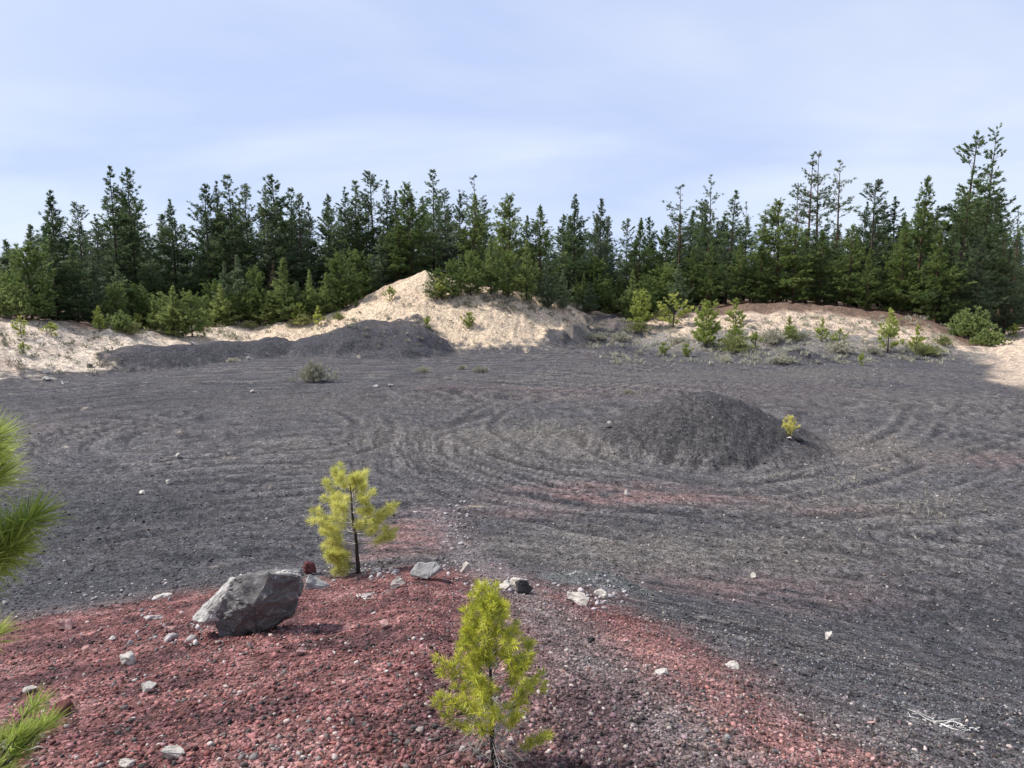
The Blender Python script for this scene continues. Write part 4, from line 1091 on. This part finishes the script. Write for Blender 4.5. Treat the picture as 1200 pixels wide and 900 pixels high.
# ------------------------------------------------------------------ the boulder
def boulder():
    bx, by, bz = ground(302, 742)
    d = math.sqrt(bx*bx+by*by+(CAMZ-bz)**2); k = d/F
    def P(u, v, dy):
        q = at_depth(u, v, by+dy); return (q[0]-bx, dy, q[2]-bz)
    pts = [P(279, 671, .00), P(316, 668, -.16), P(349, 671, -.08), P(352, 690, -.02), P(345, 714, .05), P(300, 738, -.03), P(265, 748, .0), P(251, 721, -.02), P(262, 695, -.03), P(298, 704, -.22),
           P(352, 664, .34), P(300, 667, .32), P(250, 716, .30), P(353, 690, .45), P(340, 722, .42), P(262, 752, .12)]
    me = rock_mesh('boulder', (1.0, .7, .8), 5, M['boulder'], pts=pts, detail=4, rough=.05, bev=.006, ledge=.022)
    o = link('boulder', me, None, (bx, by, bz-.035))
    tag(o, 'large angular grey boulder with a top coloured pale to look sunlit, lying on the red cinder bank', 'boulder')
    me = rock_mesh('boulder_edge', (.5, .4, .4), 8, M['sunlit_tone'], pts=[P(223, 723, .06), P(234, 726, -.03), P(256, 724, -.03), P(268, 692, -.01), P(277, 673, .05), P(288, 669, .06), P(270, 673, .26), P(240, 704, .28), P(226, 718, .2), P(262, 730, .2)], detail=4, rough=.06)  # left wedge of the rock; its lit look is painted by the pale colour
    me2 = rock_mesh('boulder_top', (.5, .3, .2), 9, M['sunlit_tone'], pts=[P(316, 668.5, .03), P(334, 667, -.03), P(352, 670, -.03), P(354, 676, 0), P(353, 663, .36), P(325, 664, .36), P(316, 667, .28), P(350, 680, .2), P(322, 678, .2), P(345, 682, .05)], detail=3, rough=.05)  # cap over the top corner, pale colour stands in for sun on it
    link('sunlit_top', me2, o)['label'] = 'top corner of the boulder with sunlight painted in as a pale tone'
    link('sunlit_edge', me, o)['label'] = 'left edge of the boulder coloured pale to look sunlit'
boulder()

GB = 'stones on the red cinder bank'
for nm, u, v, w, hgt, mt, lab, kw in [
    ('rock', 362, 674, 20, 17, 'redrock', 'dark red scoria rock tucked behind the right end of the boulder', {}),
    ('rock', 371, 690, 36, 18, 'grey', 'jagged grey rock just right of the big boulder', {}),
    ('rock', 499, 679, 48, 25, 'lightgrey', 'smooth grey angular rock, biggest one right of the yellow sapling', dict(cuts=13, rough=.06, deep=.55, rot=.25)),
    ('rock', 467, 689, 22, 17, 'pale', 'pale wedge-shaped rock between the yellow sapling and the smooth grey rock', dict(cuts=8)),
    ('rock', 461, 672, 15, 10, 'pale', 'small pale chunk behind the pale wedge-shaped rock', {}),
    ('rock', 545, 671, 17, 14, 'pale', 'pale rounded rock right of the smooth grey rock', {}),
    ('rock', 613, 696, 26, 19, 'darkrock', 'black-fronted rock just behind the top of the bright green sapling', {}),
    ('rock', 607, 687, 24, 12, 'pale', 'pale rock resting against the black-fronted rock', {}),
    ('rock', 591, 690, 16, 10, 'pale', 'pale stone left of the black-fronted rock', {}),
    ('rock', 678, 708, 38, 15, 'pale', 'long white slab lying on the small grey heap', dict(rot=-.75, deep=.4, sink=.1)),
    ('rock', 706, 700, 20, 13, 'pale', 'white rock right of the long white slab', {}),
    ('rock', 692, 753, 11, 9, 'darkrock', 'small black stone below the small grey heap', {}),
    ('rock', 152, 778, 20, 15, 'pale', 'bright white rock in the middle of the red slope left of the boulder', {}),
    ('rock', 175, 812, 18, 15, 'pale', 'pale rock below the bright white one on the red slope', {}),
    ('rock', 184, 725, 24, 8, 'pale', 'flat white slab left of the boulder', {}),
    ('rock', 200, 741, 16, 10, 'pink', 'pale pinkish stone between the flat white slab and the bright white rock', {}),
    ('rock', 194, 699, 24, 7, 'pale', 'flat pale slab at the edge of the dark floor behind the flat white slab', {}),
    ('rock', 76, 738, 26, 12, 'pink', 'pink slab near the dark edge at the far left of the bank', {}),
    ('rock', 36, 811, 14, 8, 'pale', 'white stone above the low pine bough at the left', {}),
    ('rock', 74, 836, 26, 14, 'redrock', 'dark red stone right of the low pine bough', {}),
    ('rock', 202, 888, 26, 14, 'pale', 'pale rock at the bottom of the picture below the boulder', {}),
    ('rock', 150, 898, 20, 12, 'pale', 'pale stone cut by the bottom edge left of the other pale rock', {}),
    ('rock', 450, 737, 17, 12, 'pink', 'pinkish stone left of the bright green sapling', {}),
    ('rock', 352, 768, 13, 10, 'pink', 'small pinkish stone below the right end of the boulder', {}),
    ('rock', 132, 750, 10, 6, 'pale', 'little white stone above the bright white rock', {}),
    ('rock', 100, 762, 10, 6, 'pink', 'little pale stone left of the bright white rock', {}),
    ('rock', 858, 783, 20, 8, 'pale', 'white splintered stone on the pinkish streak right of centre', {}),
    ('rock', 776, 790, 22, 6, 'pale', 'flat pale stone on the pinkish streak left of the splintered one', {}),
    ('rock', 852, 870, 11, 12, 'grey', 'grey flat stone at the lower right of the bank', {}),
    ('rock', 971, 749, 12, 9, 'pale', 'white stone on the dark slope at the right', {}),
    ('rock', 941, 842, 10, 6, 'pale', 'pair-like white stone at the lower right edge of the red cinder', {}),
    ('rock', 1020, 848, 10, 8, 'pink', 'reddish stone left of the bleached branch', {}),
    ('rock', 883, 677, 9, 6, 'pale', 'white stone on the dark floor below the cinder pile', {}),
    ('rock', 735, 581, 8, 8, 'pale', 'white stone with a dark side on the red streak of the floor', {}),
    ('rock', 167, 579, 10, 5, 'pale', 'white stone, lowest of three on the left part of the floor', {}),
    ('rock', 197, 567, 8, 6, 'pale', 'upright white stone in the middle of three on the left part of the floor', {}),
    ('rock', 209, 536, 7, 6, 'pale', 'white stone beside the small dark hump on the left floor', {}),
    ('rock', 297, 460, 9, 4, 'pale', 'white stone left of the largest grey sagebrush', {}),
    ('rock', 291, 421, 6, 4, 'pale', 'white stone at the foot of the dark berm', {}),
    ('rock', 225, 404, 6, 5, 'pale', 'white stone on top of the dark berm', {}),
    ('rock', 105, 430, 9, 5, 'darkrock', 'black stone on the lower edge of the left sand bank', {}),
    ('rock', 55, 446, 10, 5, 'pale', 'white stone at the foot of the left sand bank', {}),
    ('rock', 53, 438, 11, 5, 'pale', 'flat white stone just above the foot of the left sand bank', {}),
    ('rock', 714, 502, 8, 5, 'darkrock', 'dark stone at the left foot of the cinder pile', {}),
    ('rock', 714, 496, 9, 4, 'grey', 'grey stone behind the dark one at the left foot of the cinder pile', {}),
    ('rock', 441, 454, 9, 4, 'grey', 'grey stone, left one of a row right of the largest sagebrush', {}),
    ('rock', 458, 453, 9, 4, 'grey', 'grey stone, right one of a row right of the largest sagebrush', {}),
    ('rock', 925, 515, 7, 4, 'pale', 'white stone at the foot of the seedling on the cinder pile', {}),
    ('rock', 936, 518, 12, 6, 'darkrock', 'dark rock right of the seedling on the cinder pile', {})]:
    rock(nm, u, v, w, hgt, M[mt], lab, 'rock', GB if v > 600 else 'stones on the pit floor', seed=int(u*7+v), **kw)

# bleached wood
def deadwood(u, v, size_px, n, label, seed, mat='twig', flatness=.35, name='dead_branch'):
    rng = np.random.RandomState(seed)
    x, y, z = ground(u, v); d = math.sqrt(x*x+y*y+(CAMZ-z)**2); s = size_px/F*d
    paths = []
    a0 = rng.uniform(0, 6.28)
    for k in range(n):
        a = PI*.72+rng.normal()*.5 if k % 2 else -.35+rng.normal()*.55
        if mat != 'twig' or size_px < 30: a = rng.uniform(0, 6.28)
        l = rng.uniform(.25, .6)*s; q = rng.normal(size=3)*np.array([.10, .10, 0])*s
        dd = np.array([math.cos(a), math.sin(a), rng.uniform(.0, flatness*.9)])
        ss = np.linspace(0, 1, 5); w_ = np.cumsum(rng.normal(size=(5, 3))*.028*s, 0); w_[0] = 0
        pts = q+dd*l*ss[:, None]+w_; pts[:, 2] = np.maximum(pts[:, 2], .008*s)
        th_ = (1.5 if size_px > 30 else 2.2)*rng.uniform(.7, 1.3)
        paths.append((pts, np.linspace(.013, .004, 5)*s*th_))
        for m in range(2):
            f = rng.uniform(.3, .9); p0 = np.array([np.interp(f, ss, pts[:, j]) for j in range(3)])
            e = p0+unit(dd+rng.normal(size=3)*.6)*l*rng.uniform(.2, .45); e[2] = max(e[2], .008*s)
            paths.append((np.array([p0, e]), np.array([.007, .003])*s*th_))
    for p, r_ in paths:                                            # lay it along the slope
        p[:, 2] += hlook(x+p[:, 0], y+p[:, 1])-z
    V, Fq = tubes(paths, 5)
    o = link(name, mesh_np(name, V, Fq, M[mat], smooth=True), None, (x, y, z)); tag(o, label, 'dead branch')
    return o
deadwood(1097, 848, 38, 9, 'bleached forked branch on the dark slope at the lower right', 3)
deadwood(1135, 855, 26, 5, 'small bleached twig right of the forked branch', 8)
deadwood(425, 700, 28, 12, 'bleached root tangle on the red cinder below the yellow sapling', 5, flatness=.8, name='root_tangle')
deadwood(72, 450, 16, 2, 'white stick at the foot of the left sand bank', 6)
deadwood(668, 673, 16, 4, 'white twig lying behind the small grey heap', 9)
deadwood(880, 880, 14, 2, 'pale stick on the pinkish cinder at the bottom right', 12)
deadwood(1110, 372, 60, 14, 'brown heap of dead boughs at the end of the right sand bank', 13, 'bark_red', .6, 'slash_heap')
deadwood(20, 885, 60, 10, 'grey dead twigs under the low pine bough in the lower left corner', 14, 'twig_grey', .4)

# ------------------------------------------------------------------ loose stones (nobody could count)
def ico():
    t = (1+5**.5)/2
    v = np.array([(-1, t, 0), (1, t, 0), (-1, -t, 0), (1, -t, 0), (0, -1, t), (0, 1, t), (0, -1, -t), (0, 1, -t), (t, 0, -1), (t, 0, 1), (-t, 0, -1), (-t, 0, 1)], float)
    f = np.array([(0, 11, 5), (0, 5, 1), (0, 1, 7), (0, 7, 10), (0, 10, 11), (1, 5, 9), (5, 11, 4), (11, 10, 2), (10, 7, 6), (7, 1, 8), (3, 9, 4), (3, 4, 2), (3, 2, 6), (3, 6, 8), (3, 8, 9), (4, 9, 5), (2, 4, 11), (6, 2, 10), (8, 6, 7), (9, 8, 1)])
    return v/np.linalg.norm(v[0]), f
def stones(name, x, y, size, col, label, seed):
    rng = np.random.RandomState(seed); n = len(x)
    v0, f0 = ico()
    V = np.repeat(v0[None], n, 0)*rng.uniform(.45, 1.25, (n, 12, 1))
    V = V*rng.uniform(.45, 1.15, (n, 1, 3))
    a = rng.uniform(0, 2*PI, n); b = rng.uniform(-.6, .6, n)
    ca, sa, cb, sb = np.cos(a), np.sin(a), np.cos(b), np.sin(b)
    Y1 = V[:, :, 1]*cb[:, None]-V[:, :, 2]*sb[:, None]; Z1 = V[:, :, 1]*sb[:, None]+V[:, :, 2]*cb[:, None]
    X2 = V[:, :, 0]*ca[:, None]-Y1*sa[:, None]; Y2 = V[:, :, 0]*sa[:, None]+Y1*ca[:, None]
    V = np.stack([X2, Y2, Z1*.8], -1)*size[:, None, None]
    z = hlook(x, y)
    V = V+np.stack([x, y, z+size*.22], -1)[:, None, :]
    Fc = (f0[None]+np.arange(n)[:, None, None]*12).reshape(-1, 3)
    o = link(name, mesh_np(name, V.reshape(-1, 3), Fc, M['stones'], col=np.repeat(col, 20, 0)))
    tag(o, label, 'gravel', kind='stuff')
rng = np.random.RandomState(77)
def fan(n, r0, r1, p, a=41):
    t = rng.uniform(-a, a, n); r = r0*(r1/r0)**(rng.uniform(0, 1, n)**p)
    return r*np.sin(np.radians(t)), r*np.cos(np.radians(t))
def cols(x, y, pale=.05):
    c = ground_color(x, y)*rng.uniform(.35, 2.1, (len(x), 1))*rng.uniform(.92, 1.08, (len(x), 3))
    k_ = rng.rand(len(x)); h_ = k_ < .14; c[h_] = c[h_]*np.array([1.12, .97, .88]); h_ = k_ > .82; c[h_] = c[h_].mean(1, keepdims=True)*np.array([.80, .70, .68])
    h_ = (k_ > .5) & (k_ < .6); c[h_] = c[h_]*1.5+.03
    m = rng.rand(len(x)) < pale
    c[m] = np.array([.42, .36, .33])*rng.uniform(.55, 1.2, (m.sum(), 1))
    return np.clip(c, .004, .75)
x, y = fan(60000, 2.2, 9.5, 1.0); s = .0042+.0068*rng.gamma(.95, 1.1, len(x)); stones('cinder_gravel', x, y, np.clip(s, .004, .027), cols(x, y, .05), 'loose red and dark cinder gravel covering the near bank', 1)
x, y = fan(36000, 8.0, 20, 1.0); s = .0065+.0065*rng.gamma(1.1, .9, len(x)); stones('cinder_gravel', x, y, np.clip(s, .006, .036), cols(x, y, .035), 'loose cinder gravel over the foot of the bank', 2)
x, y = fan(26000, 13, 62, .75, 38); s = .010+.012*rng.gamma(1.2, .8, len(x)); stones('floor_gravel', x, y, np.clip(s, .010, .08), cols(x, y, .08), 'scattered small stones over the dark pit floor', 3)
# pale rubble trail and rubble below the bank crest
bx_, by_, _ = ground(300, 744)
a_ = rng.uniform(0, 2*PI, 420); q_ = rng.normal(1.0, .13, 420)
x, y = bx_-.02+np.cos(a_)*q_*.58, by_+.10+np.sin(a_)*q_*.30; s = .008+.010*rng.gamma(1.1, .9, 420)
stones('cinder_gravel', x, y, np.clip(s, .006, .04), cols(x, y, .08), 'loose red cinder banked round the foot of the boulder', 6)
xs, ys = [], []
for (u0, v0, su, sv, n) in [(530, 612, 26, 40, 130), (525, 665, 40, 14, 60), (590, 688, 40, 10, 60), (690, 700, 45, 22, 70), (440, 672, 40, 10, 50), (195, 735, 70, 40, 40), (720, 690, 30, 20, 20), (1000, 520, 50, 18, 40), (150, 690, 140, 16, 40)]:
    for _ in range(n):
        p = ground(u0+rng.normal()*su*.5, v0+rng.normal()*sv*.5); xs.append(p[0]); ys.append(p[1])
x, y = np.array(xs), np.array(ys); s = .02+.022*rng.gamma(1.3, .8, len(x)); stones('pale_rubble', x, y, np.clip(s, .012, .08), np.array([.40, .36, .36])*rng.uniform(.45, 1.25, (len(x), 1)), 'pale rubble strewn along the crest of the bank', 4)

# ------------------------------------------------------------------ light, sky, camera
SUN_EL, SUN_AZ = 50.0, -80.0          # azimuth from the view direction, negative = left
w = bpy.data.worlds.new('World'); bpy.context.scene.world = w; w.use_nodes = True
nt = w.node_tree; nt.nodes.clear()
out = nt.nodes.new('ShaderNodeOutputWorld'); bg = nt.nodes.new('ShaderNodeBackground')
sky = nt.nodes.new('ShaderNodeTexSky'); sky.sky_type = 'NISHITA'; sky.sun_disc = False
sky.sun_elevation = R(SUN_EL); sky.sun_rotation = R(SUN_AZ); sky.air_density = 1.0; sky.dust_density = .4; sky.ozone_density = 1.5; sky.altitude = 1300
tc = nt.nodes.new('ShaderNodeTexCoord')
sep = nt.nodes.new('ShaderNodeSeparateXYZ'); nt.links.new(tc.outputs['Generated'], sep.inputs[0])
zz = N(nt, 'ShaderNodeMath', operation='ADD'); nt.links.new(sep.outputs[2], zz.inputs[0]); zz.inputs[1].default_value = .22
zm = N(nt, 'ShaderNodeMath', operation='MAXIMUM'); nt.links.new(zz.outputs[0], zm.inputs[0]); zm.inputs[1].default_value = .05
dv = N(nt, 'ShaderNodeVectorMath', operation='DIVIDE'); nt.links.new(tc.outputs['Generated'], dv.inputs[0])
cmb = nt.nodes.new('ShaderNodeCombineXYZ')
for k in range(3): nt.links.new(zm.outputs[0], cmb.inputs[k])
nt.links.new(cmb.outputs[0], dv.inputs[1])
mp = nt.nodes.new('ShaderNodeMapping'); mp.inputs['Scale'].default_value = (.6, .9, .2); mp.inputs['Rotation'].default_value = (0, 0, R(12)); mp.inputs['Location'].default_value = (.9, .3, 0)
nt.links.new(dv.outputs[0], mp.inputs[0])
cn = N(nt, 'ShaderNodeTexNoise', Scale=1.1, Detail=5.0, Roughness=.5, Distortion=.4); nt.links.new(mp.outputs[0], cn.inputs['Vector'])
cf = mapr(nt, cn.outputs[0], .40, .62, 0, 1)
veil = mixc(nt, (2.95, 3.48, 4.95), (3.9, 4.28, 5.15), cf)
mixed = mixc(nt, sky.outputs[0], veil, .88)
nt.links.new(mixed, bg.inputs[0]); bg.inputs[1].default_value = .11
nt.links.new(bg.outputs[0], out.inputs[0])

sd = bpy.data.lights.new('sun', 'SUN'); sd.energy = 3.45; sd.angle = R(7.0); sd.color = (1, .95, .88)
so = bpy.data.objects.new('sun', sd); C.objects.link(so)
S = Vector((math.sin(R(SUN_AZ))*math.cos(R(SUN_EL)), math.cos(R(SUN_AZ))*math.cos(R(SUN_EL)), math.sin(R(SUN_EL))))
so.rotation_euler = S.to_track_quat('Z', 'Y').to_euler(); so.location = (-20, 10, 40)

cam = bpy.data.cameras.new('camera'); co = bpy.data.objects.new('camera', cam); C.objects.link(co)
cam.sensor_fit = 'HORIZONTAL'; cam.sensor_width = 36; cam.lens = 36*F/1200; cam.clip_end = 6000; cam.clip_start = .05
co.location = (0, 0, CAMZ); co.rotation_euler = (PI/2-PITCH, 0, 0)
sc = bpy.context.scene; sc.camera = co
sc.view_settings.view_transform = 'Standard'; sc.view_settings.look = 'None'; sc.view_settings.gamma = 1; sc.view_settings.use_curve_mapping = False
sc.view_settings.exposure = .85
sc.render.engine = 'CYCLES'; sc.cycles.max_bounces = 6; sc.cycles.use_denoising = True
